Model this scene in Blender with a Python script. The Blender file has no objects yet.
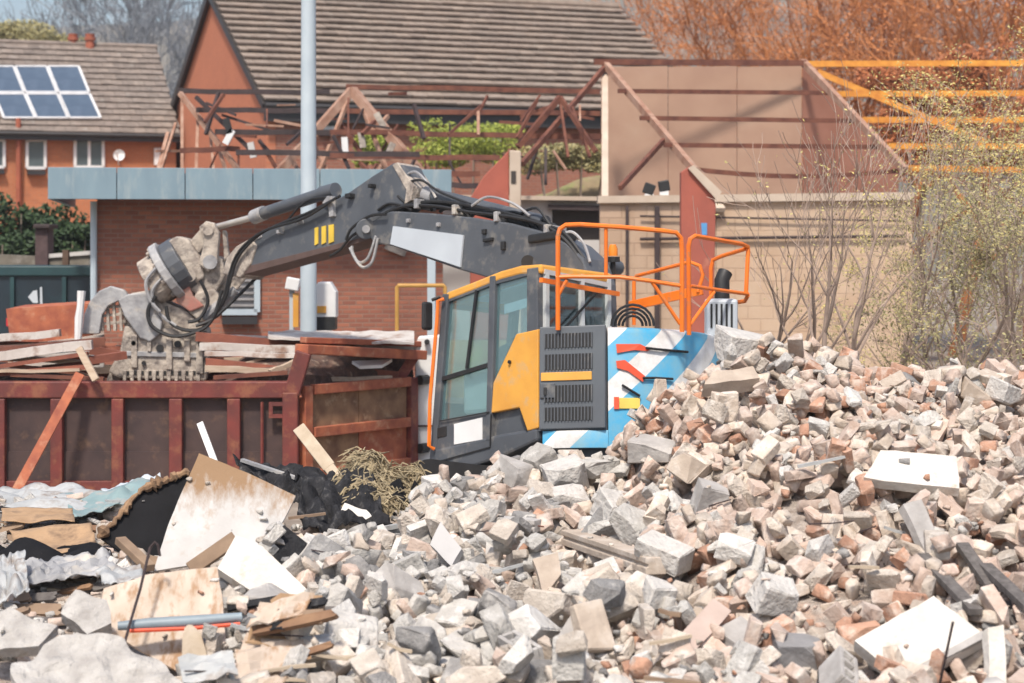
import bpy, bmesh, math, random
import numpy as np
from mathutils import Vector, Matrix, Quaternion
from mathutils.geometry import tessellate_polygon

# ------------------------------------------------------------------ camera, sky, sun, exposure
SC = bpy.context.scene
COL = SC.collection
F, HY, H = 2000.0, 250.0, 2.6          # focal length in px, horizon row, eye height
R = math.radians

cam_d = bpy.data.cameras.new('camera')
cam = bpy.data.objects.new('camera', cam_d); COL.objects.link(cam)
cam.location = (0, 0, H); cam.rotation_euler = (R(90), 0, 0)
cam_d.sensor_width = 36; cam_d.lens = 36 * F / 1024
cam_d.shift_y = -(341.5 - HY) / 1024
cam_d.clip_end = 6000
cam_d.dof.use_dof = True; cam_d.dof.focus_distance = 18.5; cam_d.dof.aperture_fstop = 2.0
SC.camera = cam

SUN_DIR = Vector((-0.16, -0.66, 1.0)).normalized()      # towards the sun
el = math.asin(SUN_DIR.z)
world = bpy.data.worlds.new('World'); SC.world = world; world.use_nodes = True
wn = world.node_tree; bgn = wn.nodes['Background']
sky = wn.nodes.new('ShaderNodeTexSky'); sky.sky_type = 'NISHITA'; sky.sun_disc = False
sky.sun_elevation = el; sky.sun_rotation = math.atan2(SUN_DIR.x, SUN_DIR.y)
sky.dust_density = 3.0; sky.air_density = 1.0; sky.ozone_density = 1.0
wn.links.new(sky.outputs[0], bgn.inputs[0]); bgn.inputs[1].default_value = 0.12
sl = bpy.data.lights.new('sun', 'SUN'); sl.energy = 3.0; sl.angle = R(6.0); sl.color = (1, 0.92, 0.82)
so = bpy.data.objects.new('sun', sl); COL.objects.link(so)
so.rotation_euler = SUN_DIR.to_track_quat('Z', 'Y').to_euler(); so.location = (8, -8, 20)
SC.view_settings.view_transform = 'Standard'; SC.view_settings.look = 'None'
SC.view_settings.gamma = 1; SC.view_settings.exposure = 0.54
SC.render.engine = 'CYCLES'
SC.render.resolution_x = 1024; SC.render.resolution_y = 683

# ------------------------------------------------------------------ helpers
def P(px, py, Y):
    return Vector(((px - 512) / F * Y, Y, H - (py - HY) / F * Y))

def ray(px, py):
    return Vector(((px - 512) / F, 1.0, -(py - HY) / F))

CAMP = Vector((0, 0, H))
def onplane(px, py, p0, n):
    d = ray(px, py); s = (p0 - CAMP).dot(n) / d.dot(n)
    return CAMP + d * s

Z = Vector((0, 0, 1))

class MB:
    def __init__(s): s.v = []; s.f = []
    def add(s, vs, fs):
        o = len(s.v); s.v += [Vector(p) for p in vs]; s.f += [tuple(i + o for i in f) for f in fs]
        return s
    def box(s, c, size, rot=None):
        c = Vector(c); x, y, z = (k / 2 for k in size); vs = []
        for a in (-x, x):
            for b in (-y, y):
                for d in (-z, z):
                    p = Vector((a, b, d))
                    if rot is not None: p = rot @ p
                    vs.append(p + c)
        return s.add(vs, [(0,1,3,2),(4,6,7,5),(0,4,5,1),(2,3,7,6),(0,2,6,4),(1,5,7,3)])
    def beam(s, p0, p1, w, h, up=Z):
        p0 = Vector(p0); p1 = Vector(p1); d = (p1 - p0).normalized(); up = Vector(up)
        if abs(d.dot(up)) > .98: up = Vector((1, 0, 0)) if abs(d.x) < .9 else Vector((0, 1, 0))
        a = d.cross(up).normalized() * (w / 2); b = a.cross(d).normalized() * (h / 2)
        vs = []
        for p in (p0, p1): vs += [p - a - b, p + a - b, p + a + b, p - a + b]
        return s.add(vs, [(0,1,2,3),(7,6,5,4),(0,4,5,1),(1,5,6,2),(2,6,7,3),(3,7,4,0)])
    def tube(s, pts, r, n=8):
        pts = [Vector(p) for p in pts]; k = len(pts)
        rs = r if isinstance(r, (list, tuple)) else [r] * k
        ref = None; rings = []
        for i, p in enumerate(pts):
            d = (pts[min(i + 1, k - 1)] - pts[max(i - 1, 0)])
            if d.length < 1e-9: d = Vector((0, 0, 1))
            d.normalize()
            if ref is None: ref = d.orthogonal().normalized()
            ref = (ref - d * ref.dot(d))
            ref = ref.normalized() if ref.length > 1e-6 else d.orthogonal().normalized()
            o = d.cross(ref)
            rings.append([p + (ref * math.cos(2 * math.pi * j / n) + o * math.sin(2 * math.pi * j / n)) * rs[i] for j in range(n)])
        vs = [q for g in rings for q in g]; fs = []
        for i in range(k - 1):
            for j in range(n):
                a = i * n + j; b = i * n + (j + 1) % n
                fs.append((a, b, b + n, a + n))
        fs.append(tuple(range(n))[::-1]); fs.append(tuple((k - 1) * n + j for j in range(n)))
        return s.add(vs, fs)
    def prism(s, poly, vec):
        poly = [Vector(p) for p in poly]; vec = Vector(vec); n = len(poly)
        fs = [tuple(range(n)), tuple(range(2 * n - 1, n - 1, -1))]
        fs += [(i, (i + 1) % n, (i + 1) % n + n, i + n) for i in range(n)]
        return s.add(poly + [p + vec for p in poly], fs)
    def grid(s, fn, nu, nv, thick=None):
        vs = [fn(i / nu, j / nv) for j in range(nv + 1) for i in range(nu + 1)]
        fs = [(j*(nu+1)+i, j*(nu+1)+i+1, (j+1)*(nu+1)+i+1, (j+1)*(nu+1)+i) for j in range(nv) for i in range(nu)]
        return s.add(vs, fs)

def spl(pts, k=5):
    pts = [Vector(p) for p in pts]; out = []
    for i in range(len(pts) - 1):
        p0 = pts[max(0, i - 1)]; p1 = pts[i]; p2 = pts[i + 1]; p3 = pts[min(len(pts) - 1, i + 2)]
        for j in range(k):
            t = j / k
            out.append(.5 * ((2 * p1) + (p2 - p0) * t + (2 * p0 - 5 * p1 + 4 * p2 - p3) * t * t + (3 * p1 - p0 - 3 * p2 + p3) * t ** 3))
    return out + [pts[-1]]

LOC = {}
def set_props(o, label=None, cat=None, group=None, kind=None):
    if label: o['label'] = label
    if cat: o['category'] = cat
    if group: o['group'] = group
    if kind: o['kind'] = kind
    return o

def mk(name, mb, m, off, smooth=False, fix=True):
    me = bpy.data.meshes.new(name)
    me.from_pydata([p - off for p in mb.v], [], mb.f)
    if fix:
        bm = bmesh.new(); bm.from_mesh(me)
        bmesh.ops.recalc_face_normals(bm, faces=bm.faces); bm.to_mesh(me); bm.free()
    if smooth:
        me.polygons.foreach_set('use_smooth', [True] * len(me.polygons))
        try: me.set_sharp_from_angle(angle=R(40))
        except Exception: pass
    if m is not None: me.materials.append(m)
    o = bpy.data.objects.new(name, me); COL.objects.link(o)
    return o

def bevel(o, w, seg=2):
    b = o.modifiers.new('bevel', 'BEVEL'); b.width = w; b.segments = seg; b.limit_method = 'ANGLE'; b.angle_limit = R(35)
    return o

def thing(name, label, cat, loc, group=None, kind=None):
    o = bpy.data.objects.new(name, None); COL.objects.link(o); o.location = loc; o.empty_display_size = .2
    LOC[o.name] = Vector(loc)
    return set_props(o, label, cat, group, kind)

def part(name, mb, m, parent, bev=0, smooth=False, kind=None, label=None, fix=True):
    off = LOC[parent.name]
    o = mk(name, mb, m, off, smooth, fix); o.parent = parent; LOC[o.name] = off
    if bev: bevel(o, bev)
    if kind: o['kind'] = kind
    if label: o['label'] = label
    return o

def solo(name, mb, m, label, cat, group=None, bev=0, smooth=False, kind=None, fix=True):
    xs = [p.x for p in mb.v]; ys = [p.y for p in mb.v]; zs = [p.z for p in mb.v]
    off = Vector(((min(xs) + max(xs)) / 2, (min(ys) + max(ys)) / 2, min(zs)))
    o = mk(name, mb, m, off, smooth, fix); o.location = off; LOC[o.name] = off
    if bev: bevel(o, bev)
    return set_props(o, label, cat, group, kind)

# ------------------------------------------------------------------ materials
MATS = {}
def _ramp(nt, stops):
    r = nt.nodes.new('ShaderNodeValToRGB'); e = r.color_ramp.elements
    while len(e) < len(stops): e.new(.5)
    for q, (p, c) in zip(e, stops): q.position = p; q.color = (*c, 1)
    return r

def mat(name, c1, c2=None, scale=6., rough=.8, bump=.15, bscale=40., metal=0., spots=None, spot_amt=.5, spot_scale=2.5,
        rnd=None, rnd_stops=None, detail=6., bdist=.02, stretch=None, spec=.5):
    """two-tone noise colour, optional blotches of a third colour, fine bump.
    rnd: 'object' or 'island' - piece-to-piece tint from rnd_stops (multiplied)."""
    if name in MATS: return MATS[name]
    m = bpy.data.materials.new(name); m.use_nodes = True; nt = m.node_tree; N = nt.nodes; L = nt.links
    b = N['Principled BSDF']; b.inputs['Roughness'].default_value = rough; b.inputs['Metallic'].default_value = metal
    b.inputs['Specular IOR Level'].default_value = spec
    tc = N.new('ShaderNodeTexCoord'); vec = tc.outputs['Object']
    if stretch:
        mp = N.new('ShaderNodeMapping'); mp.inputs['Scale'].default_value = stretch
        L.new(vec, mp.inputs[0]); vec = mp.outputs[0]
    if rnd == 'island':     # decorrelate pieces of one mesh
        gi = N.new('ShaderNodeNewGeometry'); va = N.new('ShaderNodeVectorMath'); va.operation = 'MULTIPLY_ADD'
        va.inputs[1].default_value = (1, 1, 1)
        ms = N.new('ShaderNodeMath'); ms.operation = 'MULTIPLY'; ms.inputs[1].default_value = 37.
        L.new(gi.outputs['Random Per Island'], ms.inputs[0]); L.new(vec, va.inputs[0]); L.new(ms.outputs[0], va.inputs[2]); vec = va.outputs[0]
    elif rnd == 'object':
        gi = N.new('ShaderNodeObjectInfo'); va = N.new('ShaderNodeVectorMath'); va.operation = 'MULTIPLY_ADD'
        va.inputs[1].default_value = (1, 1, 1)
        ms = N.new('ShaderNodeMath'); ms.operation = 'MULTIPLY'; ms.inputs[1].default_value = 37.
        L.new(gi.outputs['Random'], ms.inputs[0]); L.new(vec, va.inputs[0]); L.new(ms.outputs[0], va.inputs[2]); vec = va.outputs[0]
    n1 = N.new('ShaderNodeTexNoise'); n1.inputs['Scale'].default_value = scale; n1.inputs['Detail'].default_value = detail
    L.new(vec, n1.inputs['Vector'])
    c2 = c2 or tuple(k * .75 for k in c1)
    rp = _ramp(nt, [(.32, c2), (.68, c1)]); L.new(n1.outputs[0], rp.inputs[0]); out = rp.outputs[0]
    if spots:
        n2 = N.new('ShaderNodeTexNoise'); n2.inputs['Scale'].default_value = spot_scale; n2.inputs['Detail'].default_value = 8; n2.inputs['Roughness'].default_value = .65
        L.new(vec, n2.inputs['Vector'])
        r2 = _ramp(nt, [(1 - spot_amt - .06, (0, 0, 0)), (1 - spot_amt + .10, (1, 1, 1))]); L.new(n2.outputs[0], r2.inputs[0])
        mx = N.new('ShaderNodeMix'); mx.data_type = 'RGBA'; L.new(r2.outputs[0], mx.inputs[0]); L.new(out, mx.inputs[6]); mx.inputs[7].default_value = (*spots, 1)
        out = mx.outputs[2]
    if rnd:
        rr = _ramp(nt, rnd_stops or [(0, (.72, .72, .72)), (.5, (1, 1, 1)), (1, (1.15, 1.12, 1.08))])
        L.new(gi.outputs['Random Per Island' if rnd == 'island' else 'Random'], rr.inputs[0])
        mu = N.new('ShaderNodeMix'); mu.data_type = 'RGBA'; mu.blend_type = 'MULTIPLY'; mu.inputs[0].default_value = 1
        L.new(out, mu.inputs[6]); L.new(rr.outputs[0], mu.inputs[7]); out = mu.outputs[2]
    L.new(out, b.inputs['Base Color'])
    if bump:
        n3 = N.new('ShaderNodeTexNoise'); n3.inputs['Scale'].default_value = bscale; n3.inputs['Detail'].default_value = 8
        L.new(vec, n3.inputs['Vector'])
        bp = N.new('ShaderNodeBump'); bp.inputs['Strength'].default_value = bump; bp.inputs['Distance'].default_value = bdist
        L.new(n3.outputs[0], bp.inputs['Height']); L.new(bp.outputs[0], b.inputs['Normal'])
    MATS[name] = m
    return m

def brick_mat(name, c1, c2, mortar, ang, stain=(.12, .07, .05), stain_amt=.35, bw=.225, bh=.075, ms=.012):
    if name in MATS: return MATS[name]
    m = bpy.data.materials.new(name); m.use_nodes = True; nt = m.node_tree; N = nt.nodes; L = nt.links
    b = N['Principled BSDF']; b.inputs['Roughness'].default_value = .9
    tc = N.new('ShaderNodeTexCoord'); mp = N.new('ShaderNodeMapping'); mp.inputs['Rotation'].default_value = (0, 0, -ang)
    L.new(tc.outputs['Object'], mp.inputs[0])
    sp = N.new('ShaderNodeSeparateXYZ'); L.new(mp.outputs[0], sp.inputs[0])
    cb = N.new('ShaderNodeCombineXYZ'); L.new(sp.outputs[0], cb.inputs[0]); L.new(sp.outputs[2], cb.inputs[1])
    br = N.new('ShaderNodeTexBrick'); br.inputs['Scale'].default_value = 1; br.inputs['Brick Width'].default_value = bw
    br.inputs['Row Height'].default_value = bh; br.inputs['Mortar Size'].default_value = ms; br.inputs['Mortar Smooth'].default_value = .3
    br.inputs['Color1'].default_value = (*c1, 1); br.inputs['Color2'].default_value = (*c2, 1); br.inputs['Mortar'].default_value = (*mortar, 1)
    br.inputs['Bias'].default_value = -.1
    L.new(cb.outputs[0], br.inputs['Vector'])
    n = N.new('ShaderNodeTexNoise'); n.inputs['Scale'].default_value = .9; n.inputs['Detail'].default_value = 9; n.inputs['Roughness'].default_value = .7
    L.new(tc.outputs['Object'], n.inputs['Vector'])
    r = _ramp(nt, [(.45, (0, 0, 0)), (.75, (stain_amt * 2,) * 3)]); L.new(n.outputs[0], r.inputs[0])
    mx = N.new('ShaderNodeMix'); mx.data_type = 'RGBA'; L.new(r.outputs[0], mx.inputs[0]); L.new(br.outputs[0], mx.inputs[6]); mx.inputs[7].default_value = (*stain, 1)
    L.new(mx.outputs[2], b.inputs['Base Color'])
    bp = N.new('ShaderNodeBump'); bp.inputs['Strength'].default_value = .5; bp.inputs['Distance'].default_value = .012; bp.invert = True
    L.new(br.outputs['Fac'], bp.inputs['Height']); L.new(bp.outputs[0], b.inputs['Normal'])
    MATS[name] = m
    return m

def glass_mat(name, tint, refl=.12, film=.3):
    m = bpy.data.materials.new(name); m.use_nodes = True; nt = m.node_tree; N = nt.nodes; L = nt.links
    N.remove(N['Principled BSDF']); o = N['Material Output']
    t = N.new('ShaderNodeBsdfTransparent'); t.inputs[0].default_value = (*tint, 1)
    g = N.new('ShaderNodeBsdfGlossy'); g.inputs['Roughness'].default_value = .06
    lw = N.new('ShaderNodeLayerWeight'); lw.inputs[0].default_value = .25
    ad = N.new('ShaderNodeMath'); ad.operation = 'MULTIPLY_ADD'; ad.inputs[1].default_value = .45; ad.inputs[2].default_value = refl; L.new(lw.outputs['Facing'], ad.inputs[0])
    mx = N.new('ShaderNodeMixShader'); L.new(ad.outputs[0], mx.inputs[0]); L.new(t.outputs[0], mx.inputs[1]); L.new(g.outputs[0], mx.inputs[2])
    df = N.new('ShaderNodeBsdfDiffuse'); df.inputs[0].default_value = (.36, .62, .66, 1)
    m5 = N.new('ShaderNodeMixShader'); m5.inputs[0].default_value = film; L.new(mx.outputs[0], m5.inputs[1]); L.new(df.outputs[0], m5.inputs[2])
    L.new(m5.outputs[0], o.inputs[0]); MATS[name] = m
    return m

M_rust   = mat('rusty_steel', (.20, .075, .045), (.10, .035, .025), 5, .85, .2, 60)
M_rustp  = mat('pale_rust_steel', (.42, .27, .20), (.28, .14, .09), 5, .85, .2, 60)
M_rustk  = mat('dark_steel', (.055, .035, .035), (.03, .02, .02), 5, .7, .2, 60)
M_flaresteel  = mat('flare_yellow_steel', (.75, .34, .05), (.55, .20, .03), 5, .7, .1, 60)  # rusty steel with the yellow of a lens flare painted into its colour
M_skip   = mat('skip_red_paint', (.19, .036, .028), (.11, .028, .024), 3, .6, .15, 50, spots=(.24, .085, .045), spot_amt=.43, spot_scale=5)
M_skipin = mat('skip_brown_panel', (.075, .045, .04), (.045, .028, .028), 3, .8, .15, 30, spots=(.13, .075, .05), spot_amt=.4, spot_scale=4)
M_rusto  = mat('orange_rust_steel', (.42, .13, .06), (.26, .07, .04), 6, .8, .2, 50, spots=(.45, .22, .13), spot_amt=.4, spot_scale=5)
M_dirtp  = mat('dirty_brown_board', (.30, .18, .10), (.16, .085, .05), 5, .9, .2, 20, spots=(.42, .30, .19), spot_amt=.38, spot_scale=4)
M_dgrey  = mat('dark_grey_paint', (.088, .097, .11), (.066, .073, .084), 2.5, .5, .06, 30, spots=(.19, .18, .165), spot_amt=.40, spot_scale=4)
M_black  = mat('black_rubber', (.012, .012, .013), (.02, .02, .02), 8, .55, .05, 30)
M_yellow = mat('yellow_paint', (.74, .37, .06), (.64, .30, .05), 3, .5, .05, 30, spots=(.55, .36, .17), spot_amt=.40, spot_scale=5)
M_orange = mat('orange_rail_paint', (.86, .20, .015), (.75, .16, .015), 4, .4, .02, 30, spots=(.42, .19, .09), spot_amt=.38, spot_scale=9)
M_redor  = mat('red_orange_paint', (.75, .10, .04), (.65, .08, .03), 4, .5, .02, 30)
M_white  = mat('white_paint', (.78, .78, .77), (.68, .68, .67), 2, .5, .03, 30, spots=(.50, .46, .42), spot_amt=.28, spot_scale=5)
M_lgrey  = mat('light_grey_plate', (.52, .57, .61), (.46, .50, .54), 2, .45, .02, 30)
M_worn   = mat('worn_dusty_steel', (.50, .44, .37), (.26, .22, .19), 7, .75, .7, 18, spots=(.10, .085, .08), spot_amt=.42, spot_scale=5, bdist=.03)
M_worng  = mat('worn_grey_steel', (.40, .40, .40), (.22, .22, .23), 5, .55, .4, 20, spots=(.50, .45, .38), spot_amt=.4, spot_scale=4)
M_chrome = mat('worn_piston_rod', (.55, .52, .47), (.45, .40, .36), 5, .35, .05, 30, metal=.3)
M_glass  = glass_mat('tinted_cab_glass', (.84, .95, .96), .10, .10)
M_glassc = glass_mat('clear_cab_glass', (.94, .98, .98), .03, .02)
M_winglass = mat('dark_window_glass', (.10, .13, .14), (.06, .08, .09), 1, .12, 0)
M_upvc   = mat('white_window_frame', (.75, .75, .74), (.70, .70, .70), 2, .5, 0)
M_fascia = mat('blue_grey_fascia', (.22, .31, .36), (.18, .26, .31), 1.5, .5, .02, 10, spots=(.30, .36, .38), spot_amt=.42, spot_scale=2.2, stretch=(2, 2, .5))
M_lamp   = mat('galvanised_pole', (.46, .53, .57), (.40, .47, .52), 3, .5, .02, 30)

# ------------------------------------------------------------------ terrain: ground, hills
GZ = -0.5
m_ground = mat('dusty_ground', (.30, .25, .20), (.19, .155, .125), 1.2, .95, .6, 9, spots=(.40, .36, .31), spot_amt=.42, spot_scale=.6)
mb = MB(); mb.add([(-420, -60, GZ), (420, -60, GZ), (420, 640, GZ), (-420, 640, GZ)], [(0, 1, 2, 3)])
set_props(mk('ground', mb, m_ground, Vector((0, 0, 0))), 'bare dusty ground of the demolition site', None, None, 'structure')
from mathutils import noise as mnoise
m_hill = mat('wooded_hillside', (.19, .17, .14), (.11, .105, .09), .05, .95, 0, 9, spots=(.24, .23, .19), spot_amt=.42, spot_scale=.035)
def hillfn(u, v):
    x = -330 + 660 * u; y = 200 + 330 * v
    t = math.sin(min(1, v * 1.35) * math.pi / 2)
    return Vector((x, y, GZ - 1 + t * (54 + 5 * math.sin(x * .02 + 1) + 4 * mnoise.noise(Vector((x * .02, y * .02, 0)))) - (2 if v == 0 else 0)))
mb = MB(); mb.grid(hillfn, 60, 22)
set_props(mk('hill', mb, m_hill, Vector((0, 0, 0)), smooth=True), 'distant hazy wooded hillside behind the houses', None, None, 'structure')

# ------------------------------------------------------------------ buildings behind
def frame_axes(deg):
    a = R(deg); return Vector((math.cos(a), math.sin(a), 0)), Vector((-math.sin(a), math.cos(a), 0))

def tile_roof(parent, origin, t, up, L, S, nc, tw, mtile, seed, name='roof_tiles', thick=.03):
    """courses of single tiles laid on a slope: origin = lower left, t along eave, up along the slope"""
    rg = random.Random(seed); n = t.cross(up).normalized()
    if n.z < 0: n = -n
    c = S / nc; mb = MB(); k = int(L / tw)
    for j in range(nc):
        off = (tw / 2 if j % 2 else 0)
        for i in range(-1, k + 1):
            a0 = max(0, i * tw + off); a1 = min(L, i * tw + off + tw * .975)
            if a1 - a0 < .05: continue
            z0 = thick * 1.9 + rg.uniform(-.006, .012); z1 = rg.uniform(-.004, .004)
            q0 = origin + up * (j * c - .03 + rg.uniform(-.012, .012)) ; q1 = origin + up * ((j + 1) * c + .02)
            vs = [q0 + t*a0 + n*z0, q0 + t*a1 + n*z0, q1 + t*a1 + n*(z1+thick), q1 + t*a0 + n*(z1+thick),
                  q0 + t*a0 + n*(z0+thick), q0 + t*a1 + n*(z0+thick), q1 + t*a1 + n*(z1+thick*1.2), q1 + t*a0 + n*(z1+thick*1.2)]
            mb.add(vs, [(3,2,1,0),(4,5,6,7),(0,1,5,4),(1,2,6,5),(2,3,7,6),(3,0,4,7)])
    return part(name, mb, mtile, parent, kind='stuff', fix=False)

M_tile = mat('grey_brown_roof_tile', (.29, .235, .195), (.21, .165, .135), 4, .9, .2, 30, spots=(.36, .33, .28), spot_amt=.35, spot_scale=3, rnd='island',
             rnd_stops=[(0, (.84, .83, .82)), (.5, (.97, .96, .95)), (1, (1.10, 1.08, 1.05))])
M_tile2 = mat('weathered_roof_tile', (.26, .215, .185), (.17, .14, .12), 4, .9, .2, 30, spots=(.30, .29, .26), spot_amt=.35, spot_scale=3, rnd='island', rnd_stops=[(0, (.84, .83, .82)), (.5, (.97, .96, .95)), (1, (1.10, 1.08, 1.05))])
M_roofu = mat('roof_underlay', (.06, .05, .045), None, 3, .9, 0)
M_gut = mat('dark_gutter', (.035, .033, .035), None, 3, .5, 0)

# --- terraced house with solar panels (far left)
th = 19; t, b = frame_axes(th)
p0 = P(-70, 127, 57.0) - t * 9; eave_z = 6.15; ground0 = Vector((p0.x, p0.y, GZ))
end = onplane(176, 127, p0, -b); Lh = (end - p0).dot(t)
house = thing('brick_house', 'orange brick terraced house with solar panels on its tiled roof', 'house', ground0)
M_bo = brick_mat('orange_brick', (.50, .175, .075), (.42, .145, .065), (.42, .2, .11), R(th), (.26, .10, .06), .3)
mb = MB(); D = 8.4
base = Vector((p0.x, p0.y, GZ)); top = Vector((p0.x, p0.y, eave_z))
mb.prism([base, base + t * Lh, base + t * Lh + b * D, base + b * D], Vector((0, 0, eave_z - GZ)))
part('wall', mb, M_bo, house)
run = 4.2; rise = 2.75; over = .35
ev = top - b * over - Z * (rise / run * over) + Z * .06; up = (b * run + Z * rise).normalized(); S = math.hypot(run + over, rise * (run + over) / run)
roof = MB(); e2 = ev - t * .1; LL = Lh + .2
rdg = e2 + up * S
roof.prism([e2, rdg, rdg + b * (run + over) - Z * (rise + rise / run * over), e2 + b * .12 - Z*.02], t * LL)
ro = part('roof', roof, M_roofu, house)
tile_roof(ro, e2, t, up, LL, S, 15, .33, M_tile2, 3)
mb = MB(); mb.tube([e2 + Z * -.03 - b * .06, e2 + t * LL + Z * -.03 - b * .06], .06, 8); part('gutter', mb, M_gut, house)
mb = MB(); mb.beam(e2 + Z * -.11 + b*.01, e2 + t * LL + Z * -.11 + b*.01, .03, .2); part('fascia_board', mb, M_gut, house)
mb = MB(); mb.tube([rdg + Z * .05, rdg + Z * .05 + t * LL], .1, 6); part('ridge_tiles', mb, M_tile2, ro)
# solar panels lie just above the roof plane
nrm = t.cross(up).normalized(); nrm = nrm if nrm.z > 0 else -nrm
def roofpt(px, py): return onplane(px, py, ev + nrm * .12, nrm)
M_pv = mat('blue_solar_cells', (.085, .12, .17), (.065, .095, .14), 4, .3, 0, spots=(.10, .135, .19), spot_amt=.4, spot_scale=1)
M_pvf = mat('aluminium_frame', (.72, .72, .72), None, 3, .4, 0)
rows = [(66, 93, [-18, 14, 47, 79], [-7, 25, 58, 90]), (93.6, 118.5, [-7, 25, 58, 90], [3.5, 36, 69, 101.5])]
for yt, yb, xt, xb in rows:
    for i in range(3):
        q = [roofpt(xt[i], yt), roofpt(xt[i + 1], yt), roofpt(xb[i + 1], yb), roofpt(xb[i], yb)]
        c = sum(q, Vector()) / 4
        lab = ['leftmost', 'middle', 'right-hand'][i] + ' solar panel in the ' + ('upper' if yt < 70 else 'lower') + ' row on the house roof'
        sp = thing('solar_panel', lab, 'solar panel', c, 'solar panels on the terraced house')
        fr = MB()
        for k in range(4):
            a0 = q[k] + (c - q[k]) * .045; a1 = q[(k + 1) % 4] + (c - q[(k + 1) % 4]) * .045
            fr.beam(a0, a1, .075, .05, nrm)
        part('frame', fr, M_pvf, sp)
        mb = MB(); mb.prism([c + (p - c) * .95 - nrm * .012 for p in q], nrm * .02); cell = part('cell_sheet', mb, M_pv, sp)
        for k in range(4):
            mb = MB(); mb.beam(c + (q[k] - c) * .8 - nrm * .02, c + (q[k] - c) * .8 - nrm * .11, .05, .05); part('roof_hook', mb, M_pvf, sp)
# wall fittings
wn_ = -b
def wallpt(px, py, off=0.): return onplane(px, py, p0 + wn_ * off, wn_)
def window(parent, x0, y0, x1, y1, wp, nv, panes=1, nm='window', sill=True, mf=M_upvc, mg=M_winglass, fw=.085):
    q = [wp(x0, y0), wp(x1, y0), wp(x1, y1), wp(x0, y1)]
    fr = MB()
    for k in range(4): fr.beam(q[k], q[(k + 1) % 4], fw, fw * 1.1, nv)
    for k in range(1, panes):
        a = q[0].lerp(q[1], k / panes); c = q[3].lerp(q[2], k / panes); fr.beam(a, c, fw, fw * 1.05, nv)
    w = part(nm, fr, mf, parent)
    for k in range(panes):
        a0 = q[0].lerp(q[1], k / panes); a1 = q[0].lerp(q[1], (k + 1) / panes); c1 = q[3].lerp(q[2], (k + 1) / panes); c0 = q[3].lerp(q[2], k / panes)
        g = MB(); g.prism([p + nv * .005 for p in (a0, a1, c1, c0)], nv * .012); part('pane', g, mg, w)
    if sill:
        s = MB(); dz = Vector((0, 0, -.14)); s.beam(q[3] + dz + nv * .05, q[2] + dz + nv * .05, .22, .12); part('sill', s, M_gut, w)
    return w
for (x0, y0, x1, y1, n) in [(-14, 140, 4, 167, 1), (27, 140, 45, 168, 1), (75, 137, 103, 167, 2), (72, 235, 95, 263, 2), (-34, 237, -6, 265, 2)]:
    window(house, x0, y0, x1, y1, lambda px, py: wallpt(px, py, .05), wn_, n)
M_terra = mat('terracotta_pipe', (.38, .11, .06), None, 5, .7, .05)
mb = MB(); mb.tube([wallpt(18, 118, .2), wallpt(18.5, 126, .2), wallpt(18.5, 208, .12), wallpt(18.5, 300, .12)], .075, 8); part('downpipe', mb, M_terra, house)
dc = wallpt(119, 155, .35); mb = MB()
for i in range(4):
    pass
dn = (wn_ + t * -.3 + Z * .2).normalized(); d1 = dn.orthogonal().normalized(); d2 = dn.cross(d1)
vs = [dc - dn * .11]; fs = []
for ring, (rr, dd) in enumerate([(.07, -.10), (.13, -.06), (.17, .0)]):
    vs += [dc + dn * dd + (d1 * math.cos(k * math.pi / 8) + d2 * math.sin(k * math.pi / 8)) * rr for k in range(16)]
fs += [(0, 1 + k, 1 + (k + 1) % 16) for k in range(16)]
for g in range(2):
    fs += [(1 + g*16 + k, 17 + g*16 + k, 17 + g*16 + (k+1) % 16, 1 + g*16 + (k+1) % 16) for k in range(16)]
mb.add(vs, fs); mb.beam(dc - dn * .1, dc - wn_ * .35 - Z * .1, .04, .04); mb.beam(dc + dn*.05 - Z*.3, dc + dn * .4, .03, .03)
part('satellite_dish', mb, M_upvc, house)
for px in (73, 90):
    c = P(px, 41, 62.5); mb = MB()
    mb.tube([c + Z * -.6, c + Z * .0, c + Z * .02, c + Z * .12, c + Z * .13, c + Z * .22], [.16, .13, .17, .17, .13, .15], 10); part('chimney_pot', mb, M_terra, house)
c = P(81.5, 47, 62.5); mb = MB(); mb.box(c + Z * -1.2, (1.3, .6, 1.9), Matrix.Rotation(R(th), 3, 'Z')); part('chimney', mb, M_bo, house)
mb = MB(); q0, q1, q2, q3 = wallpt(154, 148, .06), wallpt(162, 148, .06), wallpt(162, 165, .06), wallpt(154, 165, .06)
mb.prism([q0, q1, q2, q3], wn_ * .05); part('vent_cover', mb, M_upvc, house)

# --- big gabled brick building with long tiled roof
tg = 21; t, b = frame_axes(tg)
g0 = P(266, 100, 50.0); gz = g0.z
ap_d = 6.05
apx = P(213, -6, 0 + 1)  # direction only
gab = thing('gabled_building', 'red brick gabled building with a long brown tiled roof', 'building', Vector((g0.x, g0.y, GZ)))
Lg = (onplane(705, 100, g0, -b) - g0).dot(t)
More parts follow.
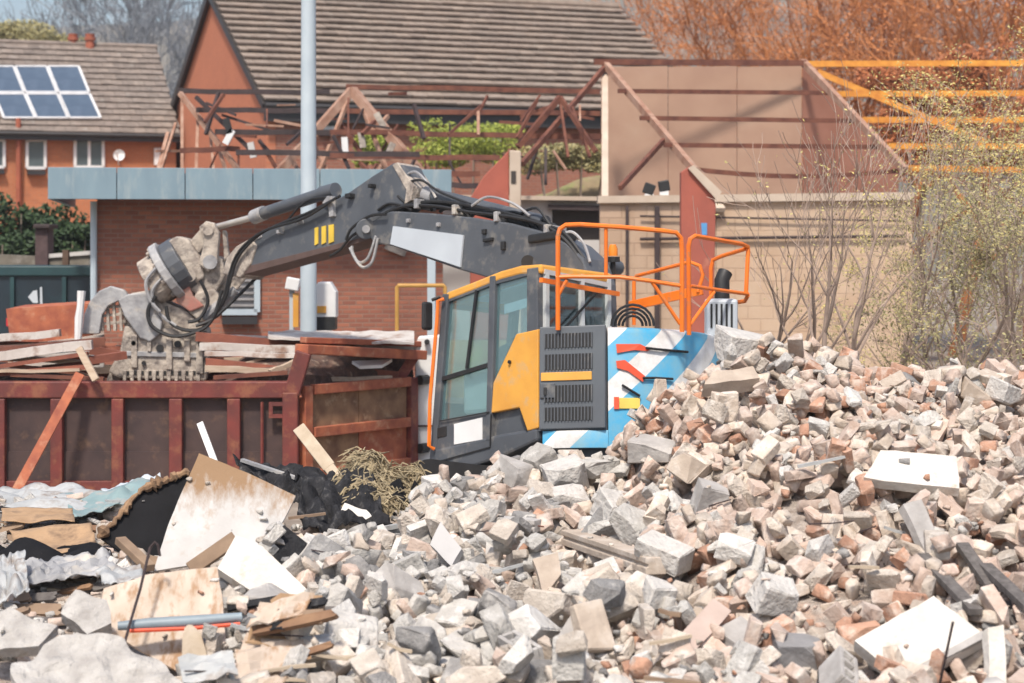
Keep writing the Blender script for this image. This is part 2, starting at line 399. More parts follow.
# ridge depth: solve so that the apex is seen at px 213
k = (213 - 512) / F
ap_d = (g0.x - k * g0.y) / (k * b.y - b.x)
ap = g0 + b * ap_d; apz = H + 257 / F * ap.y
D2 = ap_d * 2
M_bg = brick_mat('plain_red_brick', (.50, .17, .085), (.46, .155, .08), (.46, .18, .10), R(tg - 90), (.34, .12, .07), .2)
M_bg2 = brick_mat('front_red_brick', (.34, .125, .075), (.26, .10, .07), (.30, .18, .13), R(tg), (.22, .09, .06), .3)
gl = Vector((g0.x, g0.y, GZ)); pts = [gl, gl + b * D2, g0 + b * D2, Vector((ap.x, ap.y, apz)), g0]
mb = MB(); mb.prism(pts, t * .25); part('gable_wall', mb, M_bg, gab)
mb = MB(); mb.prism([p + t * (Lg - .25) for p in pts], t * .25); part('gable_wall', mb, M_bg, gab)
mb = MB(); mb.prism([gl + t * .26, gl + t * (Lg - .26), g0 + t * (Lg - .26), g0 + t * .26], b * .25); part('front_wall', mb, M_bg2, gab)
mb = MB(); mb.prism([gl + t * .26 + b * D2, gl + t * (Lg - .26) + b * D2, g0 + t * (Lg - .26) + b * D2, g0 + t * .26 + b * D2], b * -.25); part('rear_wall', mb, M_bg2, gab)
apv = Vector((ap.x, ap.y, apz)); upv = (apv - g0); S = upv.length; upn = upv.normalized()
e0 = g0 - upn * .35 + Z * .03 - t * .12; LL = Lg + .24
mb = MB(); topr = apv + Z * .05 - t * .12; bk = g0 + b * D2 + b * .3 - Z * .15 - t * .12
mb.prism([e0, topr, bk, bk - Z * .1, topr - Z * .12, e0 - Z * .1], t * LL); gro = part('roof', mb, M_roofu, gab)
tile_roof(gro, e0 + Z * .01, t, upn, LL, S + .33, 17, .42, M_tile, 5, thick=.062)
mb = MB(); mb.tube([topr + Z * .1, topr + Z * .1 + t * LL], .14, 8); part('ridge_tiles', mb, M_tile, gro)
mb = MB(); mb.beam(topr + t * -.03 - Z * .1, bk + t * -.03 - Z * .05, .06, .26); part('barge_board', mb, M_gut, gab)
mb = MB(); mb.beam(topr + t * -.03 - Z * .1, e0 + t * -.03 - Z * .05, .04, .14); part('barge_board', mb, M_gut, gab)
mb = MB(); mb.tube([e0 - b * .08 - Z * .02, e0 - b * .08 - Z * .02 + t * LL], .085, 8); part('gutter', mb, M_gut, gab)
mb = MB(); mb.beam(e0 - Z * .22 + b * .02, e0 - Z * .22 + b * .02 + t * LL, .04, .36); part('fascia_board', mb, M_gut, gab)
gw = lambda px, py: onplane(px, py, g0 - b * .05, -b)
window(gab, 320, 118, 338, 128, gw, -b, 1)
window(gab, 470, 122, 500, 140, gw, -b, 2)

# --- single storey flat roofed brick building with blue-grey fascia
tf = 9; t, b = frame_axes(tf)
f0 = P(97, 200, 33.0)
Lf = (onplane(443, 200, f0, -b) - f0).dot(t)
flat = thing('flat_roofed_building', 'low brown brick building with a blue-grey flat roof fascia', 'building', Vector((f0.x, f0.y, GZ)))
M_bf = brick_mat('brown_red_brick', (.37, .135, .08), (.22, .08, .055), (.26, .15, .11), R(tf), (.19, .085, .06), .4)
M_bfs = brick_mat('brown_red_brick_side', (.30, .105, .07), (.20, .075, .055), (.27, .19, .15), R(tf + 90), (.34, .16, .10), .28)
Df = 5.0; wz = 3.55
bl = Vector((f0.x, f0.y, GZ))
def slab(o_, t_, b_, a0, a1, d0, d1, z0, z1):
    o_ = Vector((o_.x, o_.y, 0)); m_ = MB()
    m_.prism([o_ + t_*a0 + b_*d0 + Z*z0, o_ + t_*a1 + b_*d0 + Z*z0, o_ + t_*a1 + b_*d1 + Z*z0, o_ + t_*a0 + b_*d1 + Z*z0], Z*(z1 - z0))
    return m_
part('front_wall', slab(f0, t, b, 0, Lf, 0, .25, GZ, wz), M_bf, flat)
part('side_wall', slab(f0, t, b, 0, .25, .26, Df, GZ, wz), M_bfs, flat)
part('side_wall', slab(f0, t, b, Lf - .25, Lf, .26, Df, GZ, wz), M_bfs, flat)
part('rear_wall', slab(f0, t, b, .26, Lf - .26, Df - .25, Df, GZ, wz - .01), M_bf, flat)
part('roof', slab(f0, t, b, -.45, Lf, -.70, Df + .2, wz + .02, wz + .3), M_gut, flat)
fz0, fz1 = 3.42, 3.93
nf = 6; x0, x1 = -.74, Lf + .05
for k in range(nf):
    a0 = x0 + (x1 - x0) * k / nf + .006; a1 = x0 + (x1 - x0) * (k + 1) / nf - .006
    part('fascia_panel', slab(f0, t, b, a0, a1, -.80, -.71, fz0, fz1), M_fascia, flat, bev=.006)
part('fascia_panel', slab(f0, t, b, x0, x0 + .09, -.705, Df + .3, fz0, fz1), M_fascia, flat)
part('soffit', slab(f0, t, b, x0 + .1, x1, -.705, -.02, fz0 + .03, fz0 + .08), M_gut, flat)
mb = MB(); q = f0 - b * .12; mb.tube([Vector((q.x - .05, q.y, 3.4)), Vector((q.x - .05, q.y, GZ))], .055, 8); part('downpipe', mb, M_lamp, flat)
fw_ = lambda px, py: onplane(px, py, f0 - b * .03, -b)
M_shut = mat('grey_shutter', (.30, .29, .29), (.22, .21, .21), 4, .7, .1)
wd = window(flat, 222, 262, 257, 312, fw_, -b, 1, mf=M_lamp, mg=M_shut, fw=.1)
for k in range(7):
    y = 268 + k * 6.2; mb = MB(); mb.beam(fw_(225, y) - b * .05, fw_(254, y) - b * .05, .03, .04); part('shutter_slat', mb, M_shut, wd)
mb = MB(); mb.beam(fw_(385, 246) - b*.05, fw_(405, 254) - b*.05, .12, .1); part('lintel', mb, M_worn, flat)

# --- pale low annex wall, broken red walls, steel frames of the dismantled shed
M_tan = brick_mat('tan_blockwork', (.47, .335, .24), (.40, .28, .195), (.36, .25, .175), 0, (.56, .44, .33), .4, .46, .23, .014)
M_tan2 = mat('tan_sheet', (.42, .27, .19), (.34, .205, .145), 1.0, .85, .1, 20, spots=(.42, .28, .20), spot_amt=.40, spot_scale=.7)
M_redb = mat('red_brown_sheet', (.34, .155, .105), (.27, .115, .075), 1.2, .85, .1, 20)
M_redw = mat('red_painted_wall', (.38, .105, .07), (.30, .085, .06), 2, .85, .15, 20, spots=(.44, .18, .12), spot_amt=.36, spot_scale=3)
M_cream = mat('cream_render', (.55, .46, .37), (.45, .36, .28), 2, .9, .15, 20)

ann = thing('annex', 'low pale grey annex with a dark window opening behind the boom', 'building', P(520, 330, 38.2))
LOC[ann.name] = ann.location.copy(); ann.location.z = GZ; LOC[ann.name].z = GZ
mb = MB()
M_ann = mat('pale_grey_render', (.58, .56, .54), (.50, .48, .46), 2, .9, .1)
def vwall(poly, Y, th_):       # upright wall from a pixel outline at one depth
    m_ = MB(); m_.prism([P(x, y, Y) for x, y in poly], Vector((0, th_, 0))); return m_
part('wall', vwall([(438, 198), (552, 199), (552, 340), (438, 340)], 38.2, .25), M_ann, ann)
part('wall', vwall([(552.4, 199), (600, 200), (600, 210), (552.4, 209)], 38.2, .25), M_ann, ann)
part('wall', vwall([(552.4, 240), (600, 240), (600, 340), (552.4, 340)], 38.2, .25), M_ann, ann)
part('window_recess', vwall([(552, 208), (601, 208), (601, 241), (552, 241)], 38.42, .06), M_roofu, ann)
mb = MB(); mb.beam(P(548, 207, 38.1), P(601, 208, 38.1), .12, .1); part('lintel', mb, M_rustk, ann)
mb = MB(); mb.beam(P(436, 197, 38.2), P(602, 199, 38.2), .5, .08); part('coping', mb, M_cream, ann)

for nm, lab, poly, Y, mm in [
    ('wall_stub', 'broken red wall end sloping up to a pale pier beside the boom', [(470, 340), (470, 198), (484, 176), (509, 150), (509, 340)], 36.6, M_redw),
    ('wall_stub', 'broken red wall end behind the orange handrail', [(681, 340), (681, 172), (690, 166), (713, 193), (716, 206), (713, 340)], 34.2, M_redw)]:
    st = thing(nm, lab, 'wall', Vector((P(sum(p[0] for p in poly) / len(poly), 0, Y).x, Y, GZ)))
    q = [(x, min(y, 250 + F * (H - GZ) / Y)) for x, y in poly]
    part('masonry', vwall(q, Y, .3), mm, st, bev=.02)
    if Y > 36:
        yb = 250 + F * (H - GZ) / (Y - .1)
        part('pier', vwall([(509.5, 150), (521, 151), (521, yb), (509.5, yb)], Y - .1, .45), M_cream, st, bev=.02)
        part('slot', vwall([(511, 171), (516, 171), (516, 183), (511, 183)], Y - .12, .03), M_roofu, st)
    else:
        part('cap_slab', vwall([(688, 168), (694, 165), (722, 192), (716, 199)], Y - .08, .5), M_cream, st)
        M_bl = mat('blue_mark', (.10, .32, .62), None, 3, .6, 0)
        part('painted_mark', vwall([(701, 223), (707, 223), (707, 235), (702, 235)], Y - .02, .015), M_bl, st)

# back wall of the shed, clad in upright sheets
shed = thing('shed_shell', 'roofless tan shed shell with sheeted back wall and rendered plinth', 'building', Vector((P(750, 0, 38).x, 38, GZ)))
Yb = 42.4
def topy(x): return 66 if x <= 802 else 66 + (x - 802) * (172 - 66) / 98
xs = [601, 668, 737, 802]
for i in range(3):
    part('sheet', vwall([(xs[i] + .3, 67), (xs[i+1] - .3, 66), (xs[i+1] - .3, 200), (xs[i] + .3, 204)], Yb + .02 * (i % 2), .08), M_tan2, shed)
mb = MB(); q = [P(802.3, 66, Yb), P(898, 168, Yb + 1.4), P(898, 203, Yb + 1.4), P(802.3, 203, Yb)]
mb.prism(q, Vector((.03, .08, 0))); part('sheet', mb, M_redb, shed)
Yw = 36.4; yb = 250 + F * (H - GZ) / Yw
part('front_wall', vwall([(600, 203), (716, 203), (716, yb), (600, yb)], Yw, .3), M_tan, shed)
part('front_wall', vwall([(716.4, 203), (912, 200), (912, yb), (716.4, yb)], Yw, .3), brick_mat('pale_tan_blockwork', (.52, .375, .26), (.45, .315, .215), (.42, .29, .20), 0, (.57, .45, .34), .4, .46, .23, .014), shed)
part('coping', vwall([(598, 196), (914, 192), (914, 200), (598, 203)], Yw - .1, .55), M_cream, shed)
mb = MB(); mb.tube([P(640, 239, Yw - .08), P(905, 236, Yw - .08)], .03, 6); part('pipe', mb, M_rustk, shed)
mb = MB(); mb.tube([P(640, 216, Yw - .08), P(905, 221, Yw - .08)], .018, 6); part('pipe', mb, M_rustk, shed)
mb = MB(); mb.beam(P(657, 206, Yw - .12), P(657, yb, Yw - .12), .09, .09); part('post', mb, M_rustk, shed)
mb = MB(); mb.beam(P(605, 199, Yw + .1), P(605, 70, 41.2), .12, .12); part('post', mb, M_cream, shed)
mb = MB(); mb.beam(P(627, 206, Yw - .06), P(627, yb, Yw - .06), .05, .05); part('post', mb, M_rustk, shed)
for i, (x, y) in enumerate([(649, 189), (664, 186)]):
    fl = thing('floodlight', ['small floodlight tipped back on the shed coping, left one', 'small dark floodlight standing on the shed coping, right one'][i], 'floodlight', P(x, 197, Yw))
    mb = MB(); mb.box(P(x, y, Yw), (.2, .14, .2), Matrix.Rotation(R(20 - 30 * i), 3, 'Y')); part('housing', mb, M_black, fl, bev=.02)
    mb = MB(); mb.tube([P(x, y + 2, Yw), P(x + 1, 198, Yw)], .025, 6); part('stem', mb, M_rustk, fl)
    mb = MB(); mb.box(P(x, y + 7, Yw), (.16, .12, .08)); part('ballast', mb, M_white, fl)

# right-hand steel roof frame over the shed
fr = thing('steel_roof_frame', 'rusty brown roof frame of purlins and rafters over the tan shed', 'steel frame', Vector((P(750, 0, 38).x, 38, GZ)))
raf = [(605, 64, 41.0), (716, 196, 36.4)]; rar = [(803, 62, 42.2), (905, 170, 37.8)]
def lerp3(a, c, s): return tuple(a[i] + (c[i] - a[i]) * s for i in range(3))
mb = MB(); mb.beam(P(*raf[0]), P(*raf[1]), .11, .14); part('rafter', mb, M_rustp, fr)
mb = MB(); mb.beam(P(*rar[0]), P(*rar[1]), .11, .14); part('rafter', mb, M_rustp, fr)
for (xa, ya, xb, yb_), s, sag in [((594, 62, 806, 63), 0, 0), ((618, 91, 832, 93), .22, 0), ((640, 118, 858, 121), .44, 0), ((664, 145, 880, 147), .64, 0), ((690, 169, 898, 171), .84, .12)]:
    Ya = 41 - 4.6 * s - .12; Yc = 42.2 - 4.4 * s - .12; mb = MB(); n = 8
    pts = [P(xa + (xb - xa) * k / n, ya + (yb_ - ya) * k / n, Ya + (Yc - Ya) * k / n) - Z * (sag * math.sin(math.pi * k / n)) for k in range(n + 1)]
    for k in range(n): mb.beam(pts[k], pts[k + 1], .06, .085 if s else .12)
    part('purlin', mb, M_rust, fr)
mb = MB(); mb.beam(P(606, 66, 41), P(522, 164, 37.5), .08, .1); part('brace', mb, M_rust, fr)
mb = MB(); mb.beam(P(664, 140, 38.3), P(620, 188, 36.6), .07, .09); part('brace', mb, M_rust, fr)
mb = MB(); mb.beam(P(700, 178, 37.2), P(720, 210, 36.2), .2, .08); part('bearing_plate', mb, M_cream, fr)

# frame of the next bay, lens-flare yellow painted into its steel
yf = thing('flare_tinted_frame', 'flare-tinted yellow steel purlins of a second bay at the right edge', 'steel frame', Vector((P(930, 0, 44).x, 44, GZ)))
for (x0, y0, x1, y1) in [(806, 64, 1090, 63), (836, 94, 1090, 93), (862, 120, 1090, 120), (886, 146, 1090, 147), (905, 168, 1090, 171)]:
    mb = MB(); mb.beam(P(x0, y0, 44), P(x1, y1, 44.8), .09, .13); part('purlin', mb, M_flaresteel, yf)
mb = MB(); mb.beam(P(818, 72, 43.8), P(985, 142, 42.5), .10, .13); part('rafter', mb, M_flaresteel, yf)
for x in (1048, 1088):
    mb = MB(); mb.beam(P(x, 55, 44.95), P(x, 320, 44.95), .16, .16); part('column', mb, M_flaresteel, yf)

# left-hand collapsed frame with trusses
lf = thing('collapsed_steel_frame', 'rusty collapsed frame of purlins and trusses above the flat roof', 'steel frame', Vector((P(390, 0, 39).x, 39, GZ)))
for (xa, ya, xb, yb_, Ya, Yc, mm) in [(178, 91, 330, 92, 41, 41.2, M_rustk), (346, 87, 600, 91, 41.2, 41.6, M_rust), (196, 110, 330, 111, 39.8, 40, M_rustk), (330, 111, 600, 113, 40, 40.4, M_rust),
        (215, 132, 330, 132, 38.6, 38.8, M_rustk), (330, 132, 602, 137, 38.8, 39.2, M_rust), (236, 152, 420, 155, 37.4, 37.6, M_rustk), (330, 156, 500, 158, 37.5, 37.7, M_rust),
        (410, 172, 480, 174, 37.2, 37.3, M_rust), (405, 183, 478, 186, 37.0, 37.1, M_rustk), (180, 150, 240, 149, 38.5, 38.6, M_rust)]:
    mb = MB(); n = 5; rg = random.Random(int(xa + ya))
    pts = [P(xa + (xb - xa) * k / n, ya + (yb_ - ya) * k / n + rg.uniform(-.8, .8), Ya + (Yc - Ya) * k / n) for k in range(n + 1)]
    for k in range(n): mb.beam(pts[k], pts[k + 1], .07, .1)
    part('purlin', mb, mm, lf)
def truss(px, py, s, Y, mm, legs):
    mb = MB(); A_ = (px, py)
    for (x0, y0, x1, y1, w) in legs:
        mb.beam(P(px + x0 * s, py + y0 * s, Y), P(px + x1 * s, py + y1 * s, Y - .8 * abs(y1) / 80), w, w)
    part('truss', mb, mm, lf)
truss(352, 90, 1, 39.4, M_rustp, [(0, 0, -82, 92, .15), (0, 0, 82, 100, .17), (0, 0, -34, 86, .07), (4, 0, 36, 84, .07), (-42, 46, -22, 88, .06), (-62, 68, -48, 88, .06), (40, 50, 26, 84, .06), (-60, 66, 58, 70, .09), (36, 26, 20, 44, .07), (60, 72, 44, 100, .06)])
truss(180, 93, 1, 40.2, M_rustp, [(0, 0, 62, 82, .09), (2, 6, 2, 80, .06), (18, 22, 16, 80, .06), (30, 38, 34, 84, .05), (34, 42, 50, 90, .06), (-12, 40, -22, 78, .07), (4, 58, -24, 58, .05), (-4, 30, -20, 80, .05)])
truss(560, 97, 1, 39.0, M_rust, [(0, 0, -42, 50, .1), (0, 0, 36, 55, .08), (0, 4, 8, 60, .05), (12, 10, 30, 60, .05), (-2, 6, -40, 20, .05), (20, 20, 34, 22, .05)])
truss(196, 97, 1, 39.6, M_rustk, [(0, 0, 60, 58, .07), (26, 18, 82, 36, .05), (10, 6, 40, 18, .05)])
rgc = random.Random(9)
for k in range(46):
    x = rgc.uniform(190, 590); y = rgc.uniform(92, 170); L_ = rgc.uniform(14, 46); a = rgc.choice((rgc.uniform(-1.3, -.7), rgc.uniform(.7, 1.3), 1.57, rgc.uniform(-.2, .2))); Y_ = rgc.uniform(37.6, 40.6); w = rgc.uniform(.03, .07)
    y2 = min(186, y + abs(math.sin(a)) * L_); x2 = x + math.cos(a) * L_ * (1 if a > 0 else -1)
    mb = MB(); mb.beam(P(x, y, Y_), P(x2, y2, Y_ - .3), w, w); part('strut', mb, rgc.choice((M_rust, M_rust, M_rustp, M_rustk)), lf)
for i, (x, y, c) in enumerate([(229, 137, M_white), (252, 150, M_ann), (380, 120, M_worn), (228, 126, M_black), (390, 150, M_worn), (345, 145, M_white), (362, 140, M_worn)]):
    mb = MB(); rg = random.Random(i + 70); mb.box(P(x, y, 38.4), (.12, .1, .3), Matrix.Rotation(rg.uniform(-.6, .6), 3, 'Y')); part('hanging_bracket', mb, c, lf)

# --- lamp post, cabinets, yellow pipe frame, hoarding on the left
lp = thing('lamp_post', 'tall pale blue-grey lamp post in front of the flat roofed building', 'lamp post', Vector((P(308.5, 0, 29).x, 29, GZ)))
c = P(308.5, 330, 29); c.z = GZ
mb = MB(); mb.tube([c, c + Z * 1.2, c + Z * 1.25, c + Z * 9], [.13, .13, .122, .10], 20); part('pole', mb, M_lamp, lp, smooth=True)
mb = MB(); mb.tube([c + Z * 9, c + Z * 9.3 + Vector((.3, 0, 0)), c + Z * 9.4 + Vector((1.3, 0, 0))], .05, 8); part('bracket_arm', mb, M_lamp, lp, smooth=True)
mb = MB(); mb.box(c + Z * 9.4 + Vector((1.6, 0, 0)), (.75, .3, .16)); part('lantern', mb, M_lgrey, lp, bev=.05)
mb = MB(); mb.tube([c, c + Z * .03], .26, 16); part('base_plate', mb, M_lamp, lp)

cab_ = thing('site_cabinet', 'white equipment cabinet with a dark lower vent beside the lamp post', 'cabinet', Vector((P(325, 0, 29.6).x, 29.6, GZ)))
mb = MB(); mb.prism([P(x, y, 29.4) for x, y in [(313, 318), (313, 292), (318, 282), (330, 282), (336, 292), (336, 318)]], Vector((0, .4, 0))); part('housing', mb, M_white, cab_, bev=.02)
mb = MB(); mb.prism([P(x, y, 29.36) for x, y in [(315, 317), (315, 330), (335, 330), (335, 317)]], Vector((0, .4, 0))); part('vent', mb, M_black, cab_)
mb = MB(); mb.prism([P(x, y, 29.38) for x, y in [(317, 306), (317, 313), (326, 313), (326, 306)]], Vector((0, .03, 0))); part('yellow_label', mb, M_yellow, cab_)
mb = MB(); mb.beam(P(325, 330, 29.6), Vector((P(325, 0, 29.6).x, 29.6, GZ)), .2, .2); part('stand', mb, M_lgrey, cab_)
cab2 = thing('junction_box', 'small white junction box with a yellow strip left of the lamp post', 'box', Vector((P(294, 0, 29.6).x, 29.6, GZ)))
mb = MB(); mb.box(P(293, 284, 29.6), (.2, .2, .18), Matrix.Rotation(.2, 3, 'Y')); part('housing', mb, M_white, cab2, bev=.015)
mb = MB(); mb.box(P(296, 310, 29.6), (.08, .1, .5)); part('yellow_strip', mb, M_yellow, cab2)
mb = MB(); mb.beam(P(292, 288, 29.62), Vector((P(292, 0, 29.62).x, 29.62, GZ)), .07, .07); part('stand', mb, M_lgrey, cab2)

mb = MB(); mb.tube([P(397, 400, 30), P(397, 287, 30), P(398, 285.5, 30), P(444, 285.5, 30), P(445, 287, 30), P(445, 400, 30)], .03, 8)
for p in mb.v:
    if p.z < 0: p.z = GZ
solo('pipe_frame', mb, mat('mustard_pipe_paint', (.55, .30, .07), None, 4, .6, .05), 'mustard yellow pipe frame standing behind the skip', 'pipe frame', smooth=True)
pp = thing('grey_post', 'slim grey steel post beside the brick wall behind the boom', 'post', Vector((P(431.5, 0, 31.5).x, 31.5, GZ)))
mb = MB(); q = P(431.5, 235, 31.5); mb.beam(q, Vector((q.x, q.y, GZ)), .13, .13); part('shaft', mb, M_lamp, pp, bev=.01)
mb = MB(); mb.box(Vector((q.x, q.y, q.z + .03)), (.22, .22, .05)); part('cap', mb, M_lamp, pp)

# dark container + fence + hedge at left
M_teal = mat('dark_teal_paint', (.009, .022, .034), (.006, .016, .024), 3, .5, .05, spots=(.01, .035, .045), spot_amt=.4)
M_teal2 = mat('teal_top_rail', (.015, .055, .06), (.01, .04, .048), 3, .5, .05)
Yc = 34.5
ct = thing('dark_container', 'dark blue-teal container behind the skip at the left edge', 'container', Vector((P(30, 0, Yc).x, Yc, GZ)))
yb = 250 + F * (H - GZ) / Yc
part('side_panel', vwall([(-60, 275), (92, 275), (92, yb), (-60, yb)], Yc, 2.2), M_teal, ct)
part('top_rail', vwall([(-62, 266), (93, 266), (93, 276), (-62, 276)], Yc - .06, 2.3), M_teal2, ct, bev=.02)
for x in (-30, 10, 62, 90):
    part('rib', vwall([(x, 277), (x + 4, 277), (x + 4, yb), (x, yb)], Yc - .07, .06), M_teal2, ct)
part('white_emblem', vwall([(28, 297), (33, 291), (37, 290), (38, 303), (33, 303)], Yc - .02, .015), M_lgrey, ct)
part('white_emblem', vwall([(40, 287), (42, 287), (42.5, 305), (40, 305)], Yc - .02, .015), M_lgrey, ct)
mb = MB(); mb.beam(P(7, 322, 32.5), P(40, 321, 32.5), .1, .13); part_o = solo('red_rail', mb, mat('bright_red_paint', (.65, .02, .03), None, 3, .5, 0), 'short bright red rail in front of the dark container', 'rail')
part_o.location.z += 0
fe = thing('garden_wall', 'old stone garden wall with a dark brick gate pillar by the hedge', 'wall', Vector((P(40, 0, 39).x, 39, GZ)))
M_stone = mat('mossy_stone', (.20, .18, .145), (.12, .105, .085), 3, .95, .4, 10, spots=(.30, .28, .25), spot_amt=.4)
yb = 250 + F * (H - GZ) / 39
part('wall', vwall([(-60, 252), (35, 256), (35, yb), (-60, yb)], 39, .4), M_stone, fe)
part('wall', vwall([(48.4, 258), (100, 254), (100, yb), (48.4, yb)], 39, .4), M_stone, fe)
part('pillar', vwall([(35, 228), (48, 228), (48, yb), (35, yb)], 38.9, .5), mat('dark_brick_pillar', (.10, .065, .065), (.07, .045, .045), 8, .9, .3, 30), fe, bev=.02)
part('pillar_cap', vwall([(33, 224), (50, 224), (50, 228.5), (33, 228.5)], 38.8, .7), M_rustk, fe, bev=.02)
part('coping', vwall([(48, 254), (100, 250), (100, 254), (48, 258)], 38.95, .5), M_ann, fe)
mb = MB(); q = P(66, 250, 36.5); mb.beam(q, Vector((q.x, q.y, GZ)), .11, .11)
solo('timber_post', mb, mat('brown_post', (.13, .08, .055), None, 6, .9, .2), 'brown timber post between the container and the garden wall', 'post')

# ------------------------------------------------------------------ the skip and its load
YS = 25.8; YSb = 28.4
sk = thing('waste_skip', 'long rusty red waste skip with upright ribs, heaped with scrap', 'skip', Vector((P(150, 0, YS).x, (YS + YSb) / 2, GZ)))
def sx(px, Y=YS): return (px - 512) / F * Y
def sz(py, Y=YS): return H - (py - HY) / F * Y
rim0, rim1 = sz(398), sz(381.5); XL, XR = sx(-70), sx(296)
mb = MB(); mb.box(((XL + XR) / 2, YS + .06, (rim0 + rim1) / 2), (XR - XL, .2, rim1 - rim0)); part('top_rail', mb, M_skip, sk, bev=.015)
mb = MB(); mb.box(((XL + XR) / 2, YSb, (rim0 + rim1) / 2), (XR - XL + 1.2, .2, rim1 - rim0)); part('top_rail', mb, M_skip, sk, bev=.015)
for x0, x1 in [(-70, 0), (0.6, 57), (57.6, 118), (118.6, 176), (176.6, 234), (234.6, 296)]:
    mb = MB(); mb.box(((sx(x0) + sx(x1)) / 2, YS + .1, (rim0 + sz(452)) / 2), (sx(x1) - sx(x0) - .01, .03, rim0 - sz(452))); part('side_panel', mb, M_skipin, sk)
    mb = MB(); mb.box(((sx(x0) + sx(x1)) / 2, YS + .075, (GZ + .12 + sz(452)) / 2), (sx(x1) - sx(x0) - .01, .03, sz(452) - GZ - .12)); part('side_panel', mb, M_skipin, sk)
mb = MB(); mb.box(((XL + XR) / 2, YSb, (rim0 + GZ) / 2 + .05), (XR - XL + 1.2, .04, rim0 - GZ - .1)); part('rear_panel', mb, M_skipin, sk)
for px, w in [(-58, 12), (0, 11), (57, 12), (118, 12), (176, 13), (234, 13)]:
    mb = MB(); mb.box((sx(px), YS + .02, (rim0 + GZ) / 2 - .003), (w / F * YS, .14, rim0 - GZ - .01)); part('rib', mb, M_skip, sk, bev=.012)
mb = MB(); mb.box(((XL + XR) / 2, YS + .055, sz(487)), (XR - XL, .1, .15)); part('bottom_rail', mb, M_skip, sk, bev=.01)
mb = MB(); mb.tube([P(262, 402, YS - .02), P(262, 486, YS - .02)], .022, 6); part('lock_bar', mb, M_skip, sk)
mb = MB()
for (a, c) in [((270, 404), (284, 404)), ((270, 416), (284, 416))]: mb.beam(P(*a, YS - .04), P(*c, YS - .04), .05, .05)
mb.beam(P(271, 402, YS - .045), P(271, 418, YS - .045), .05, .05)
part('latch_bracket', mb, M_skip, sk)
# corner post that kicks up to the raised end hoop
mb = MB(); mb.box((sx(291), YS + .0, (sz(392) + GZ) / 2), (.2, .24, sz(392) - GZ)); part('corner_post', mb, M_skip, sk, bev=.015)
mb = MB(); mb.beam(P(292, 394, YS), P(304, 352, YS), .2, .2, Vector((0, 1, 0))); part('corner_post', mb, M_skip, sk, bev=.015)
YE = 27.6
mb = MB(); mb.beam(P(301, 349, YS), P(421, 355, YE), .24, .13); part('end_hoop', mb, M_rusto, sk, bev=.015)
mb = MB(); mb.beam(P(303, 340, YS + .25), P(419, 344, YE + .25), .12, .08); part('end_hoop', mb, M_rusto, sk, bev=.01)
mb = MB(); mb.beam(P(414, 357, YE), P(396, 384, YE), .14, .2, Vector((0, 1, 0))); part('end_brace', mb, M_skip, sk)
mb = MB(); mb.beam(P(396, 382, YE), Vector((P(396, 0, YE).x, YE, GZ)), .1, .1); part('end_brace', mb, M_skip, sk)
# end door: frame, dirty panels, hinges
def dr(px, py_at_left):       # point on the door plane: px 304..413 , row given at the left edge
    s = (px - 304) / 109; Y = YS + .1 + (YE - YS) * s / (1 + .0 * s)
    return P(px, HY + (py_at_left - HY) * (YS + .1) / Y, Y)
yb = 250 + F * (H - GZ) / (YS + .1)
dv = (dr(413, 400) - dr(304, 400)).normalized(); dn = Vector((dv.y, -dv.x, 0)).normalized()
if dn.y > 0: dn = -dn
for (a, c, w, h, m_) in [((306, 386), (306, yb), .15, .12, M_rusto), ((411, 386), (411, yb), .16, .14, M_skip)]:
    mb = MB(); mb.beam(dr(*a), dr(*c), w, h, dn); part('door_post', mb, m_, sk, bev=.01)
for y in (390, 433, 476):
    mb = MB(); mb.beam(dr(311, y) + dn * .03, dr(407, y) + dn * .03, .1, .13); part('door_rail', mb, M_rusto, sk, bev=.01)
for y0, y1, mm in [(395, 428, M_dirtp), (438, 471, M_rusto), (481, 520, M_rusto)]:
    for k in range(2):
        xa, xb = 311 + k * 48, 311 + (k + 1) * 48 - .6
        mb = MB(); mb.prism([dr(xa, y0 - 4), dr(xb, y0 - 4), dr(xb, y1 + 4), dr(xa, y1 + 4)], dn * -.03)
        part('door_panel', mb, mm if not (y0 == 438 and k == 0) else M_dirtp, sk)
for y in (389, 462):
    mb = MB(); mb.tube([dr(414, y) + dn * .1, dr(414, y) + dn * .1 + dv * .16], .07, 10); part('hinge', mb, M_black, sk)
mb = MB(); mb.beam(P(294, 380, YS + .04), P(300, 398, YS - .06), .03, .05); part('latch_strap', mb, M_rusto, sk)

# white upright panel behind the cab, standing for a vehicle's edge
wp = thing('white_upright', 'white upright panel between the skip door and the excavator cab', 'pier', Vector((P(423, 0, 27).x, 27.9, GZ)))
mb = MB(); mb.prism([P(x, y, 27.8) for x, y in [(415, 348), (418, 337), (445, 335), (445, 484), (415, 484)]], Vector((0, .35, 0)))
for p in mb.v:
    if p.z < -.2: p.z = GZ
part('panel', mb, M_white, wp, bev=.02)
mb = MB(); mb.beam(P(416, 426, 27.77), P(444, 426, 27.77), .02, .025); part('seam', mb, M_rustk, wp)
mb = MB(); mb.tube([P(427, 342, 27.78), P(427, 342, 27.7)], .04, 8); part('bolt', mb, M_black, wp)

